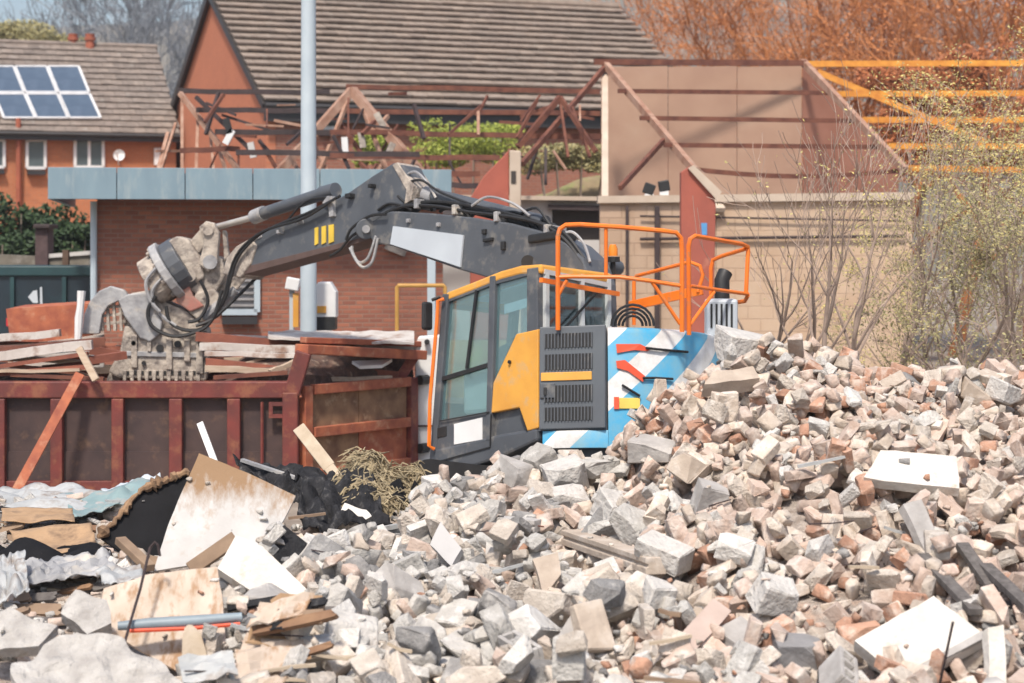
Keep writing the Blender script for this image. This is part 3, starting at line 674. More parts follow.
# load: brown core mass and the long lengths on top of it
rg = random.Random(11)
m_load = mat('scrap_load_mass', (.16, .09, .065), (.07, .045, .04), 9, .95, .8, 14, spots=(.36, .27, .2), spot_amt=.38, spot_scale=7, bdist=.06)
def loadfn(u, v):
    x = XL + .1 + (-1.32 - XL - .1) * u; ya = YS + .2 + max(0, x + 2.72) * 1.42; y = ya + (YSb - .14 - ya) * v
    gap = min(1, max(0, abs((x / 26.6 * F + 512) - 152) - 50) / 40)
    z = sz(398) + gap * (.08 + (.26 if x < -4.2 else .42) * math.sin(math.pi * min(1, v * 1.1 + .05))) + .05 * mnoise.noise(Vector((x * 2, y * 2, 3)))
    return Vector((x, y, z - (.9 if u in (0, 1) or v in (0, 1) else 0)))
mb = MB(); mb.grid(loadfn, 60, 14)
o = set_props(mk('skip_load', mb, m_load, Vector((0, 0, 0))), 'tangled brown demolition scrap filling the skip', 'scrap', None, 'stuff')
M_beige = mat('pale_timber', (.52, .42, .32), (.38, .28, .20), 3, .9, .2, 30, stretch=(1, 6, 6), spots=(.24, .16, .11), spot_amt=.32, spot_scale=3)
M_wsteel = mat('white_coated_length', (.62, .58, .54), (.46, .41, .37), 3, .7, .2, 30, spots=(.28, .17, .12), spot_amt=.42, spot_scale=4)
M_rust2 = mat('red_oxide_steel', (.30, .10, .06), (.18, .06, .04), 4, .8, .2, 40, spots=(.42, .22, .14), spot_amt=.33, spot_scale=4)
kinds = [('steel_channel', 'rust-red steel channel', M_rust2, 'steel'), ('timber_length', 'pale weathered timber length', M_beige, 'timber'),
         ('coated_strip', 'off-white coated metal strip', M_wsteel, 'metal strip'), ('steel_angle', 'dark rusty steel angle', M_rust, 'steel')]
# (x0,y0,x1,y1, depth0, depth1, width, height, kind, where)
loads = [(-40, 352, 105, 338, 26.2, 26.6, .16, .12, 3, 'along the near left edge of the skip load'), (-50, 362, 92, 344, 26.15, 26.3, .20, .12, 2, 'sticking out towards the left under the dark angle'),
    (-45, 371, 88, 352, 26.1, 26.25, .16, .05, 0, 'at the left end just above the skip rail'), (-40, 372, 80, 370, 26.05, 26.1, .10, .04, 1, 'lying flat on the left skip rail'),
    (-30, 356, 80, 362, 26.4, 26.5, .12, .06, 1, 'crossing the left end of the load'), (-60, 343, 60, 333, 27.6, 27.7, .2, .1, 2, 'on the far left of the load'),
    (200, 346, 310, 350, 26.9, 27.0, .18, .10, 2, 'right of the grab, upper one of the white pair'), (205, 353, 300, 356, 26.5, 26.6, .16, .06, 2, 'right of the grab, lower one of the white pair'),
    (206, 359, 290, 368, 26.4, 26.5, .16, .12, 0, 'right of the grab under the white strips'), (205, 368, 286, 372, 26.25, 26.35, .10, .08, 1, 'right of the grab near the rail'),
    (196, 333, 330, 345, 27.4, 27.6, .16, .12, 0, 'slanting down behind the grab towards the hoop'), (214, 376, 288, 371, 26.1, 26.1, .10, .05, 3, 'lying on the rail right of the grab'),
    (320, 364, 395, 372, 27.0, 27.6, .22, .10, 0, 'under the raised end hoop'), (300, 352, 410, 366, 27.5, 28.0, .14, .08, 1, 'crosswise under the end hoop'),
    (300, 380, 390, 378, 26.3, 27.3, .10, .06, 1, 'just above the end door'), (230, 371, 268, 356, 26.3, 26.7, .07, .05, 1, 'short and tilted in the middle of the load'),
    (270, 372, 300, 360, 26.2, 26.5, .07, .06, 1, 'short one by the corner post'), (10, 364, 75, 371, 26.2, 26.3, .08, .05, 3, 'between the boards at the left end'),
    (90, 346, 120, 352, 26.9, 27, .16, .12, 0, 'behind the left jaw of the grab'), (86, 358, 125, 352, 26.3, 26.6, .12, .1, 0, 'short length left of the grab jaw'),
    (100, 379, 240, 380, 27.9, 28.0, .14, .1, 3, 'beneath the grab'), (230, 338, 420, 347, 28.0, 28.2, .2, .1, 2, 'along the far edge of the skip'),
    (-20, 347, 96, 344, 27.2, 27.4, .15, .1, 3, 'in the middle of the left end of the load'), (280, 366, 302, 350, 26.6, 26.9, .06, .05, 1, 'propped against the kicked-up corner post')]
for (x0, y0, x1, y1, d0, d1, w, h, k, wh) in loads:
    nm, lab, mm, cat = kinds[k]; mb = MB(); a = P(x0, y0, d0); c = P(x1, y1, d1)
    if k in (0, 3):     # folded section: web and two flanges
        dirv = (c - a).normalized(); side = dirv.cross(Z).normalized()
        mb.beam(a, c, w, h * .22)
        mb.beam(a + side * (w / 2) - Z * h * .4, c + side * (w / 2) - Z * h * .4, .02, h)
        if k == 0: mb.beam(a - side * (w / 2) - Z * h * .4, c - side * (w / 2) - Z * h * .4, .02, h)
    else:
        n = 5; pts = [a.lerp(c, i / n) + Z * (.008 * math.sin(i * 2.1 + x0)) for i in range(n + 1)]
        for i in range(n): mb.beam(pts[i], pts[i + 1] + (pts[i + 1] - pts[i]) * .01, w, h * (.96 if i % 2 else 1))
    solo(nm, mb, mm, lab + ' ' + wh, cat, 'scrap lengths heaped in the skip')
rg = random.Random(77)
for k in range(34):     # many thinner lengths between the big ones
    xa = rg.uniform(-50, 60) if k % 2 else rg.uniform(200, 300); L_ = rg.uniform(45, 120); d0 = rg.uniform(26.1, 28.1); f = (d0 - 26.1) / 2
    ya = 378 - 36 * f + rg.uniform(-5, 1); xb = xa + L_
    if k % 2 and xb > 104: xb = 104
    if not k % 2 and xb > 400: xb = 400
    if not k % 2 and xb > 300: d0 = max(d0, 27.3)
    kk = rg.choice((0, 0, 1, 1, 2, 3, 3)); nm, lab, mm, cat = kinds[kk]; mb = MB(); mb.beam(P(xa, ya, d0), P(xb, ya + rg.uniform(-9, 5), d0 + rg.uniform(-.1, .3)), rg.uniform(.04, .12), rg.uniform(.025, .07))
    solo(nm, mb, mm, 'thin ' + lab + (' in the left end of the skip load' if k % 2 else ' in the skip load right of the grab'), cat, 'scrap lengths heaped in the skip')
for k in range(12):     # lengths lying behind the grab
    xa = rg.uniform(60, 130); xb = rg.uniform(190, 260); d0 = rg.uniform(27.75, 28.2); ya = rg.uniform(346, 374); kk = (0, 3, 1, 0, 2, 3)[k % 6]; nm, lab, mm, cat = kinds[kk]
    mb = MB(); mb.beam(P(xa, ya, d0), P(xb, ya + rg.uniform(-5, 5), d0 + .1), rg.uniform(.08, .16), rg.uniform(.05, .10)); solo(nm, mb, mm, lab + ' lying behind the grab', cat, 'scrap lengths heaped in the skip')
# white sheet on top at the right end
def sheetfn(u, v):
    x = 268 + 146 * u; d = 27.0 + 1.1 * v
    return P(x, 339 - 6 * v + 6 * u * (1 - v), d) + Z * (.03 * mnoise.noise(Vector((u * 9, v * 4, 1))))
mb = MB(); mb.grid(sheetfn, 24, 5); o = solo('plaster_sheet', mb, M_wsteel, 'crinkled off-white sheet lying on top of the skip load near the hoop', 'sheet')
s_ = o.modifiers.new('solid', 'SOLIDIFY'); s_.thickness = .03
mb = MB(); mb.prism([P(352, 364, 26.9), P(392, 362, 27.3), P(382, 368, 27.0), P(360, 369, 26.8)], Z * .04); solo('white_scrap', mb, M_white, 'small white scrap board under the end hoop', 'board')
# rusty pole and white stick leaning on the skip
mb = MB(); mb.beam(P(12, 499, 24.8), P(80, 374, 25.66), .12, .05, Vector((0, 1, 0))); solo('leaning_pole', mb, M_rusto, 'rust-orange flat bar leaning against the skip side', 'bar')
mb = MB(); mb.beam(P(245, 542, 21.5), P(200, 423, 22.2), .07, .03, Vector((0, 1, 0))); solo('white_batten', mb, M_white, 'short white batten standing up before the skip ribs', 'batten')
mb = MB(); mb.tube([P(78, 340, 27.5), P(79, 318, 27.5), P(80.5, 306, 27.5), P(81.5, 291, 27.5)], [.05, .06, .05, .06], 8); solo('white_pipe', mb, M_white, 'short white bent pipe standing up left of the grab', 'pipe', smooth=True)
mb = MB(); mb.prism([P(x, y, 28.0) for x, y in [(6, 309), (88, 304), (80, 340), (44, 345), (10, 340)]], Vector((.2, .3, .05))); solo('rusty_sheet', mb, M_rusto, 'rust-brown steel panel standing in the skip left of the grab', 'panel')
mb = MB(); mb.beam(P(79, 348, 25.75), P(96, 380, 25.6), .09, .05, Vector((0, 1, 0))); solo('splintered_board', mb, M_beige, 'splintered pale board hooked over the skip rail', 'board')

# ------------------------------------------------------------------ the excavator
AX = P(540, 437, 21.0)
Rt = Matrix.Rotation(R(-8.5), 3, 'X')
fu = Rt @ Vector((-.68, .7332, 0)); lv = Rt @ Vector((-.7332, -.68, 0)); uw = Rt @ Vector((0, 0, 1))
def E(u, v, w): return AX + fu * u + lv * v + uw * w
def S_(px, py, v=0.): return onplane(px, py, AX + lv * v, lv)
def Sr(px, py, u=0.): return onplane(px, py, AX + fu * u, fu)
CU, CV, CR = .40, -1.30, 1.38
def Cy(px, py, rad=CR):
    """ray against the round tail (upright cylinder about the slew axis)"""
    o_ = CAMP - E(CU, CV, 0); d = ray(px, py)
    ou, ov = o_.dot(fu), o_.dot(lv); du, dv_ = d.dot(fu), d.dot(lv)
    a = du * du + dv_ * dv_; b_ = 2 * (ou * du + ov * dv_); c_ = ou * ou + ov * ov - rad * rad
    q = b_ * b_ - 4 * a * c_
    if q < 0: q = 0
    return CAMP + d * ((-b_ - math.sqrt(q)) / (2 * a))
def loc(p):
    q = p - AX; return q.dot(fu), q.dot(lv), q.dot(uw)

ex = thing('excavator', 'dark grey and yellow tracked excavator with a sorting grab, blue and white striped tail', 'excavator', Vector((E(CU, CV, 0).x, E(CU, CV, 0).y, GZ)))

def plate(poly, v, th_, m_, name, parent=ex, bev=0, label=None):
    mb = MB(); mb.prism([S_(x, y, v) for x, y in poly], lv * -th_); return part(name, mb, m_, parent, bev=bev, label=label)

# --- cab: roof, pillars, glass, door, seat
CW = 1.08
side = [(441, 300), (447, 292), (470, 283), (500, 271), (520, 265.5), (541, 264)]
mb = MB(); prof = [S_(x, y) for x, y in side]; inn = [p - uw * .1 for p in prof]
mb.prism(prof + inn[::-1], lv * -CW)
cabo = part('cab_roof', mb, M_yellow, ex, bev=.025)
def pill(a, c, w, h, nm='pillar', m_=M_dgrey, v=0.):
    mb = MB(); mb.beam(S_(*a, v), S_(*c, v), w, h, lv); part(nm, mb, m_, cabo, bev=.012)
for v in (-.03, -CW + .03):
    pts2 = lambda x, y: (x, y)
    def bp(u0, w0, u1, w1, w, h, nm='pillar'):
        mb = MB(); mb.beam(E(u0, v, w0), E(u1, v, w1), w, h, lv); part(nm, mb, M_dgrey, cabo, bev=.012)
    uA, _, wA = loc(S_(446, 294)); uA2, _, wA2 = loc(S_(433, 462)); uB, _, wB = loc(S_(493, 276)); uB2, _, wB2 = loc(S_(489, 442))
    uC, _, wC = loc(S_(533, 268)); uC2, _, wC2 = loc(S_(533, 335))
    bp(uA, wA, uA2, wA2, .10, .09); bp(uB, wB, uB2, wB2, .09, .09); bp(uC, wC, uC2, wC2, .17, .09)
plate([(449, 296), (492, 280), (492, 285), (448, 302)], -.005, .06, M_dgrey, 'door_head', cabo)
plate([(496, 279), (529, 268), (529, 275), (496, 284)], -.006, .06, M_dgrey, 'window_head', cabo)
door = plate([(440, 420), (489, 411), (490, 446), (433, 463)], .004, .08, M_dgrey, 'door', cabo, bev=.01)
plate([(454, 424), (482, 417.5), (482, 439.5), (454, 444.5)], .012, .02, M_white, 'white_patch', door)
plate([(437, 428), (446, 426), (446, 436), (437, 438)], .014, .04, M_black, 'door_handle', door, bev=.005)
plate([(441, 377), (490, 362), (490, 366), (441, 381)], .008, .05, M_black, 'door_bar', door)
mb = MB(); mb.beam(S_(477, 290, -.02), S_(467, 369, -.02), .035, .03, lv); part('window_bar', mb, M_black, door)
plate([(447, 300), (491, 285), (490, 412), (438, 422)], -.03, .008, M_glass, 'door_glass', door)
plate([(495, 284), (528, 275), (528, 333), (514, 338), (494, 382)], -.03, .008, M_glass, 'side_window', cabo)
plate([(494, 350), (530, 331), (540, 329), (540, 437), (494, 447)], -.045, .06, M_dgrey, 'side_skin', cabo)
plate([(538, 329), (516, 334), (493, 383), (491, 413), (519, 407.5), (527, 431), (538, 428)], .02, .07, M_yellow, 'yellow_side_panel', cabo, bev=.012)
mb = MB(); q = S_(510, 362, .03); mb.tube([q, q + lv * .02], .02, 8); part('lock', mb, M_black, cabo)
plate([(431, 450), (500, 434), (537, 428), (537, 441), (500, 458), (446, 475), (434, 474)], .015, .9, M_dgrey, 'cab_skirt', ex, bev=.03)
# front: lower panel, windscreen, frame
def fr_face(wlo, whi, vth, m_, nm):
    uu0, _, ww0 = loc(S_(446, 296)); uu1, _, ww1 = loc(S_(433, 462))
    f = lambda w: uu0 + (uu1 - uu0) * (ww0 - w) / (ww0 - ww1)
    mb = MB(); mb.prism([E(f(wlo), -.08, wlo), E(f(whi), -.08, whi), E(f(whi), -CW + .08, whi), E(f(wlo), -CW + .08, wlo)], fu * vth)
    part(nm, mb, m_, cabo)
fr_face(.05, .45, .03, M_dgrey, 'front_panel'); fr_face(.47, 1.62, .01, M_glassc, 'windscreen')
# far side glass + floor + rear
mb = MB(); mb.prism([E(.1, -CW + .03, .75), E(1.45, -CW + .03, .75), E(1.35, -CW + .03, 1.6), E(.1, -CW + .03, 1.72)], lv * .008); part('far_window', mb, M_glassc, cabo)
mb = MB(); mb.prism([E(.05, -CW + .01, .0), E(1.5, -CW + .01, -.15), E(1.5, -CW + .01, .74), E(.05, -CW + .01, .74)], lv * .05); part('far_skin', mb, M_dgrey, cabo)
mb = MB(); mb.prism([E(.05, -.1, .12), E(1.45, -.1, -.02), E(1.45, -CW + .1, -.02), E(.05, -CW + .1, .12)], uw * .04); part('floor', mb, M_black, cabo)
# rear wall of the cab: pale frame with window
Mrear = mat('pale_cab_trim', (.52, .55, .55), (.46, .48, .48), 3, .6, .05)
mb = MB(); mb.prism([E(0, -.06, .55), E(0, -CW + .02, .55), E(0, -CW + .02, 1.07), E(0, -.06, 1.07)], fu * .04); part('rear_panel', mb, M_dgrey, cabo)
for v0 in (-.09, -.62, -CW + .05):
    mb = MB(); mb.beam(E(-.005, v0, 1.05), E(-.005, v0, 1.78), .05, .05, fu); part('rear_pillar', mb, Mrear, cabo)
mb = MB(); mb.beam(E(-.005, -.05, 1.76), E(-.005, -CW + .05, 1.70), .05, .05); part('rear_head', mb, Mrear, cabo)
mb = MB(); mb.prism([E(.012, -.1, 1.06), E(.012, -CW + .06, 1.06), E(.012, -CW + .06, 1.72), E(.012, -.1, 1.76)], fu * .01); part('rear_window', mb, M_glassc, cabo)
mb = MB(); mb.beam(E(-.04, -.25, 1.1), E(-.04, -.85, 1.62), .02, .02); mb.beam(E(-.03, -.2, 1.12), E(-.03, -1.0, 1.12), .02, .02); part('wiper', mb, M_black, cabo)
# operator's seat and console seen through the glass
seat = MB(); rotm = Matrix((fu, lv, uw)).transposed()
seat.box(E(.62, -.55, .62), (.5, .5, .16), rotm); seat.box(E(.36, -.55, 1.0), (.14, .48, .75), rotm); seat.box(E(.34, -.55, 1.46), (.1, .26, .2), rotm)
part('operator_seat', seat, M_black, ex, bev=.04)
mb = MB(); mb.box(E(.75, -.25, .8), (.5, .1, .12), rotm); mb.box(E(1.25, -.9, .95), (.12, .16, .5), rotm); mb.tube([E(1.0, -.25, .85), E(1.03, -.25, 1.05)], .025, 6); part('console', mb, M_black, ex)
mb = MB(); mb.box(E(.7, -.8, .5), (.4, .3, .3), rotm); part('side_box', mb, mat('grey_trim', (.2, .22, .23), None, 3, .6, .02), ex)
mb = MB(); mb.prism([E(.1, -.12, 1.70), E(1.2, -.12, 1.56), E(1.2, -CW + .1, 1.56), E(.1, -CW + .1, 1.70)], uw * .02); part('roof_lining', mb, Mrear, cabo)
mb = MB(); mb.prism([E(.25, -.06, 1.5), E(.62, -.06, 1.46), E(.62, -.06, 1.36), E(.25, -.06, 1.40)], lv * -.01); part('sun_blind', mb, M_lgrey, cabo)
mb = MB(); mb.box(E(1.1, -.5, .55), (.5, .8, .5), rotm); part('dashboard', mb, Mrear, ex, bev=.05)
mb = MB(); mb.box(E(.85, -.3, .72), (.22, .12, .06), rotm); part('red_console', mb, M_redor, ex, bev=.01)
for pts in ([(491, 414), (490, 446)], [(519, 408), (527, 431)], [(440, 421), (489, 412)], [(433, 463), (490, 447)]):
    mb = MB(); mb.beam(S_(*pts[0], .026), S_(*pts[1], .026), .012, .01, lv); part('panel_gap', mb, M_black, cabo)
# mirror and orange grab rail at the front corner
mb = MB(); mb.box(S_(427, 316, .12), (.06, .14, .32), rotm); part('mirror', mb, M_black, ex, bev=.03)
mb = MB(); mb.tube([S_(432, 300, .1), S_(440, 297, .02)], .02, 6); part('mirror_arm', mb, M_black, ex)
mb = MB(); mb.tube([S_(444, 299, .05), S_(438, 301, .09), S_(437, 320, .1), S_(430, 400, .1), S_(429, 446, .1), S_(434, 449, .04)], .022, 8); part('grab_rail', mb, M_orange, ex, smooth=True)

# --- round tail: engine house and striped counterweight
zlo, zhi = -.12, 1.145
def arc(a0, a1, n, rad, w): return [E(CU + rad * math.cos(a0 + (a1 - a0) * i / n), CV + rad * math.sin(a0 + (a1 - a0) * i / n), w) for i in range(n + 1)]
def angof(px, py=380):
    u, v, w = loc(Cy(px, py)); return math.atan2(v - CV, u - CU)
aA = angof(542); aG = angof(606.5); aEnd = aG + 2.35
def tail(name, a0, a1, n, r0, w0, w1, m_, parent=ex, uv=False, cham=.05):
    """curved wall with rounded upper edge, closed to the inside"""
    prof = [(r0 - .45, w0), (r0, w0), (r0, w1 - cham), (r0 - cham * .3, w1 - cham * .3), (r0 - cham, w1), (r0 - .45, w1 + .015)]
    mb = MB(); vs = []; fs = []; k = len(prof); ss = []
    for i in range(n + 1):
        a = a0 + (a1 - a0) * i / n
        for r_, w_ in prof:
            vs.append(E(CU + r_ * math.cos(a), CV + r_ * math.sin(a), w_)); ss.append(((a - aG) * CR, w_))
    for i in range(n):
        for j in range(k):
            fs.append((i*k+j, i*k+(j+1) % k, (i+1)*k+(j+1) % k, (i+1)*k+j))
    fs.append(tuple(range(k))); fs.append(tuple(n*k + j for j in range(k))[::-1]); mb.add(vs, fs)
    o = part(name, mb, m_, parent, smooth=True)
    if uv:
        me = o.data; lay = me.uv_layers.new(name='tail')
        for lp_ in me.loops: lay.data[lp_.index].uv = ss[lp_.vertex_index]
    return o
m_str = bpy.data.materials.new('blue_white_stripes'); m_str.use_nodes = True
nt = m_str.node_tree; N = nt.nodes; Lk = nt.links; b_ = N['Principled BSDF']; b_.inputs['Roughness'].default_value = .4
uvn = N.new('ShaderNodeUVMap'); uvn.uv_map = 'tail'; sp = N.new('ShaderNodeSeparateXYZ'); Lk.new(uvn.outputs[0], sp.inputs[0])
m1 = N.new('ShaderNodeMath'); m1.operation = 'MULTIPLY_ADD'; m1.inputs[1].default_value = -.92; Lk.new(sp.outputs[1], m1.inputs[2]); Lk.new(sp.outputs[0], m1.inputs[0])
m2 = N.new('ShaderNodeMath'); m2.operation = 'MULTIPLY_ADD'; m2.inputs[1].default_value = -1.47; m2.inputs[2].default_value = 1.354; Lk.new(m1.outputs[0], m2.inputs[0])
m3 = N.new('ShaderNodeMath'); m3.operation = 'FRACT'; Lk.new(m2.outputs[0], m3.inputs[0])
m4 = N.new('ShaderNodeMath'); m4.operation = 'LESS_THAN'; m4.inputs[1].default_value = .54; Lk.new(m3.outputs[0], m4.inputs[0])
ns = N.new('ShaderNodeTexNoise'); ns.inputs['Scale'].default_value = 4; ns.inputs['Detail'].default_value = 10; ns.inputs['Roughness'].default_value = .7
tcn = N.new('ShaderNodeTexCoord'); Lk.new(tcn.outputs['Object'], ns.inputs['Vector'])
rw = _ramp(nt, [(.3, (.48, .46, .43)), (.62, (.74, .74, .73))]); Lk.new(ns.outputs[0], rw.inputs[0])
rb = _ramp(nt, [(.3, (.20, .38, .46)), (.62, (.06, .36, .60))]); Lk.new(ns.outputs[0], rb.inputs[0])
mx = N.new('ShaderNodeMix'); mx.data_type = 'RGBA'; Lk.new(m4.outputs[0], mx.inputs[0]); Lk.new(rw.outputs[0], mx.inputs[6]); Lk.new(rb.outputs[0], mx.inputs[7])
Lk.new(mx.outputs[2], b_.inputs['Base Color'])
wG = loc(Cy(606, 430))[2]
cwt = tail('counterweight', aG + .012, aEnd, 30, CR, zlo, zhi, m_str, uv=True, cham=.07)
tail('lower_skirt', aA, aG + .01, 10, CR - .01, zlo, wG, m_str, uv=True, cham=.01)
tail('engine_side', aA - .1, aG + .005, 10, CR - .03, wG + .002, zhi - .005, M_dgrey, cham=.04)
mb = MB(); top_ = arc(aA - .2, aEnd, 34, CR - .4, zhi + .012); mb.prism(top_ + [E(1.0, -2.3, zhi + .012), E(1.0, -1.2, zhi + .012)], uw * -.06); part('engine_deck', mb, M_lgrey, ex)
mb = MB(); mb.prism(arc(aA - .2, aEnd, 20, CR - .2, zlo) + [E(1.2, -2.4, zlo), E(1.2, -.1, zlo)], uw * -.1); part('deck_plate', mb, M_dgrey, ex)
# grille door with slats
g00, g10, g11, g01 = Cy(540.5, 327.5), Cy(607, 325), Cy(606, 426), Cy(540, 431)
gx = (g10 - g00); gy = (g01 - g00); gn = gx.cross(gy).normalized()
if gn.y > 0: gn = -gn
def G(s, q, o_=0.): return g00 + gx * s + gy * q + gn * (.05 + o_)
def gplate(s0, s1, q0, q1, o_, th_, m_, nm, par, bev=0):
    mb = MB(); mb.prism([G(s0, q0, o_), G(s1, q0, o_), G(s1, q1, o_), G(s0, q1, o_)], gn * -th_); return part(nm, mb, m_, par, bev=bev)
gd = gplate(0, .99, 0, .99, 0, .05, mat('grille_grey', (.10, .115, .13), (.085, .095, .11), 2, .5, .03), 'grille_door', ex, .012)
for (q0, q1) in [(.07, .21), (.27, .42), (.57, .73), (.78, .91)]:
    gplate(.08, .80, q0, q1, .004, .02, M_black, 'grille_opening', gd)
    for k in range(15):
        s = .09 + .70 * k / 14
        mb = MB(); mb.beam(G(s, q0, .012), G(s, q1, .012), .012, .02, gn); part('slat', mb, M_dgrey, gd)
gplate(.03, .79, .445, .525, .014, .02, M_yellow, 'yellow_strip', gd, .004)
gplate(.02, .24, .55, .69, .02, .04, M_dgrey, 'lock_plate', gd, .006)
mb = MB(); mb.beam(G(.10, .59, .03), G(.10, .66, .03), .03, .03, gn); part('handle', mb, M_black, gd)
# fittings on the tail: red-orange latches with dark rods, yellow label
def tail_poly(poly, m_, nm, off=.02):
    mb = MB(); out = []
    for x, y in poly: out.append(Cy(x, y, CR + off))
    cdir = (CAMP - out[0]); cdir.z = 0; cdir.normalize()
    mb.prism(out, cdir * -.025); part(nm, mb, m_, cwt)
tail_poly([(616, 344), (640, 344), (650, 349), (648, 351), (634, 350), (617, 353)], M_redor, 'latch_plate')
tail_poly([(616, 361), (625, 360), (645, 376), (643, 382), (628, 371), (617, 368)], M_redor, 'latch_plate')
tail_poly([(614, 397), (619, 397), (619, 409), (614, 409)], M_redor, 'label_end')
tail_poly([(619.3, 398), (640, 398), (640, 408.5), (619.3, 408.5)], mat('label_yellow', (.80, .60, .12), None, 3, .5, 0), 'warning_label')
for pts in ([(646, 348), (660, 349.5), (688, 352)], [(643, 378), (656, 378), (673, 379)], [(622, 385), (640, 396)]):
    mb = MB(); mb.tube([Cy(x, y, CR + .03) for x, y in pts], .014, 6); part('latch_rod', mb, M_black, cwt)

# --- handrails (orange tube) round the engine deck
def rail(pts, r_=.024, nm='handrail', m_=M_orange):
    mb = MB(); mb.tube([P(*p) for p in pts], r_, 8); return part(nm, mb, m_, ex, smooth=True)
Yr = 20.75
rail([(558, 330, 21.0), (558, 236, 21.0), (560, 229, 21.0), (566, 225, 21.0), (580, 224.5, 20.95), (620, 227, 20.85), (660, 230.5, 20.85), (676, 232.5, 20.87), (681, 238, 20.9), (682, 250, 20.9), (682, 332, 20.9)], .026)
rail([(556, 277, 21.0), (575, 276.5, 20.98), (620, 277, 20.85), (650, 281, 20.86), (682, 286, 20.9)], .022)
rail([(606, 226, 20.9), (606, 277, 20.9)], .02)
rail([(558, 296, 21.0), (567, 280, 21.0)], .02)
rail([(652, 282, 20.87), (680, 324, 20.9)], .02)
rail([(689, 335, 21.0), (688.5, 246, 21.0), (690, 239, 21.0), (695, 236, 21.05), (742, 244, 21.9), (748, 247, 22.0), (748, 252, 22.0), (746, 294, 22.0)], .025)
rail([(690, 286, 21.0), (740, 293, 21.9), (748, 294, 22.0)], .021)
rail([(714, 292, 21.4), (690, 325, 21.0)], .02)
rail([(745, 249, 22.0), (722, 256, 22.4), (713, 260, 22.5), (711, 268, 22.5), (711, 300, 22.5)], .024)
rail([(748, 295, 22.0), (745, 301, 22.1), (728, 304, 22.3), (712, 307, 22.5)], .024)
rail([(698, 292, 22.3), (703, 275, 22.3), (700, 266, 22.3), (690, 262, 22.4), (636, 276, 22.9), (634, 282, 22.9), (634, 325, 22.9)], .022)
mb = MB(); mb.beam(P(630, 306, 22.9), P(702, 290, 22.3), .05, .11); part('kick_plate', mb, M_orange, ex, bev=.008)
mb = MB(); mb.beam(P(541, 280, 21.0), P(618, 294, 21.9), .05, .05); part('cab_rear_rail', mb, M_orange, ex)
# beacon, hose coil, exhaust, grating box
mb = MB(); q = P(613, 262, 22.6); mb.tube([q + Z * -.8, q], .03, 8); mb.tube([q, q + Z * .06], .08, 12); part('beacon_stem', mb, M_black, ex)
mb = MB(); q = P(613, 255, 22.6); mb.tube([q - Z * .01, q + Z * .07, q + Z * .12], [.055, .055, .035], 12); part('beacon', mb, mat('amber_beacon', (.85, .25, .02), None, 3, .2, 0), ex, smooth=True)
for k in range(4):
    mb = MB(); q = P(628, 326, 21.6 + .06 * k); rr = .23 - .04 * k
    mb.tube([q + Vector((math.cos(a) * rr + .05, 0, math.sin(a) * rr)) for a in [i * math.pi / 10 for i in range(11)]], .015, 6); part('hose', mb, M_black, ex, smooth=True)
mb = MB(); q = P(721, 318, 21.9); mb.box(q, (.34, .3, .42)); gb = part('grating_box', mb, M_lgrey, ex, bev=.03)
for k in range(5):
    mb = MB(); mb.beam(q + Vector((-.12 + .055 * k, -.155, .16)), q + Vector((-.12 + .055 * k, -.155, -.1)), .022, .012, Vector((0, 1, 0))); part('slot', mb, M_black, gb)
mb = MB(); q = P(722, 305, 22.2); mb.tube([q, q + Z * .28, q + Z * .36 + Vector((.04, .04, 0))], .085, 12); part('exhaust', mb, M_black, ex, smooth=True)

# --- undercarriage
for sgn in (0.05, -2.15):
    mb = MB(); pts = []
    for i in range(24):
        a = 2 * math.pi * i / 24; pts.append((CU + (1.5 if math.cos(a) > 0 else -1.5) + .38 * math.cos(a) - .2, .38 * math.sin(a)))
    q0 = Vector((0, 0, GZ + .40))
    hf = Vector((fu.x, fu.y, 0)).normalized(); hl = Vector((lv.x, lv.y, 0)).normalized()
    base = Vector((AX.x, AX.y, 0)) + hl * (sgn - .5)
    mb.prism([base + hf * u + q0 + Z * w for u, w in pts], hl * .5); trk = part('track', mb, M_black, ex)
mb = MB(); q = E(CU, CV, 0); mb.tube([Vector((q.x, q.y, GZ + .4)), Vector((q.x, q.y, q.z - .05))], .55, 20); part('slew_ring', mb, M_black, ex)

# --- boom, stick, cylinders, hoses (all in the boom's own plane)
BV = -1.18
def bplate(poly, half, m_, nm, par=ex, bev=.02, v=BV):
    mb = MB(); mb.prism([S_(x, y, v + half) for x, y in poly], lv * (-2 * half)); return part(nm, mb, m_, par, bev=bev)
def reproj(px, py, v): return S_(px, py, v)
boom = bplate([(362, 228), (372, 214), (392, 211), (430, 213), (470, 217), (510, 223), (540, 231), (566, 243), (582, 258), (590, 282), (592, 340), (556, 340), (528, 292), (500, 281), (460, 270), (420, 256), (392, 246), (374, 243)], .21, M_dgrey, 'boom')
bplate([(393, 226), (463, 235), (460, 267), (390, 244)], .012, M_lgrey, 'white_plate', boom, 0, BV + .225)
mb = MB(); mb.tube([S_(366, 229, BV + .27), S_(366, 229, BV - .27)], .13, 18); part('pivot_boss', mb, M_dgrey, boom, bev=.01)
mb = MB(); mb.tube([S_(366, 229, BV + .31), S_(366, 229, BV - .31)], .05, 14); part('pin', mb, M_worng, boom)
mb = MB(); mb.tube([S_(528, 262, BV + .25), S_(528, 262, BV + .2)], .08, 14); part('pin', mb, M_black, boom)
stick = bplate([(226, 268), (240, 247), (262, 233), (300, 214), (325, 204), (346, 194), (372, 176), (393, 163), (402, 165), (411, 184), (410, 200), (396, 213), (384, 222), (376, 236), (352, 244), (300, 258), (242, 274), (228, 275)], .16, M_dgrey, 'stick')
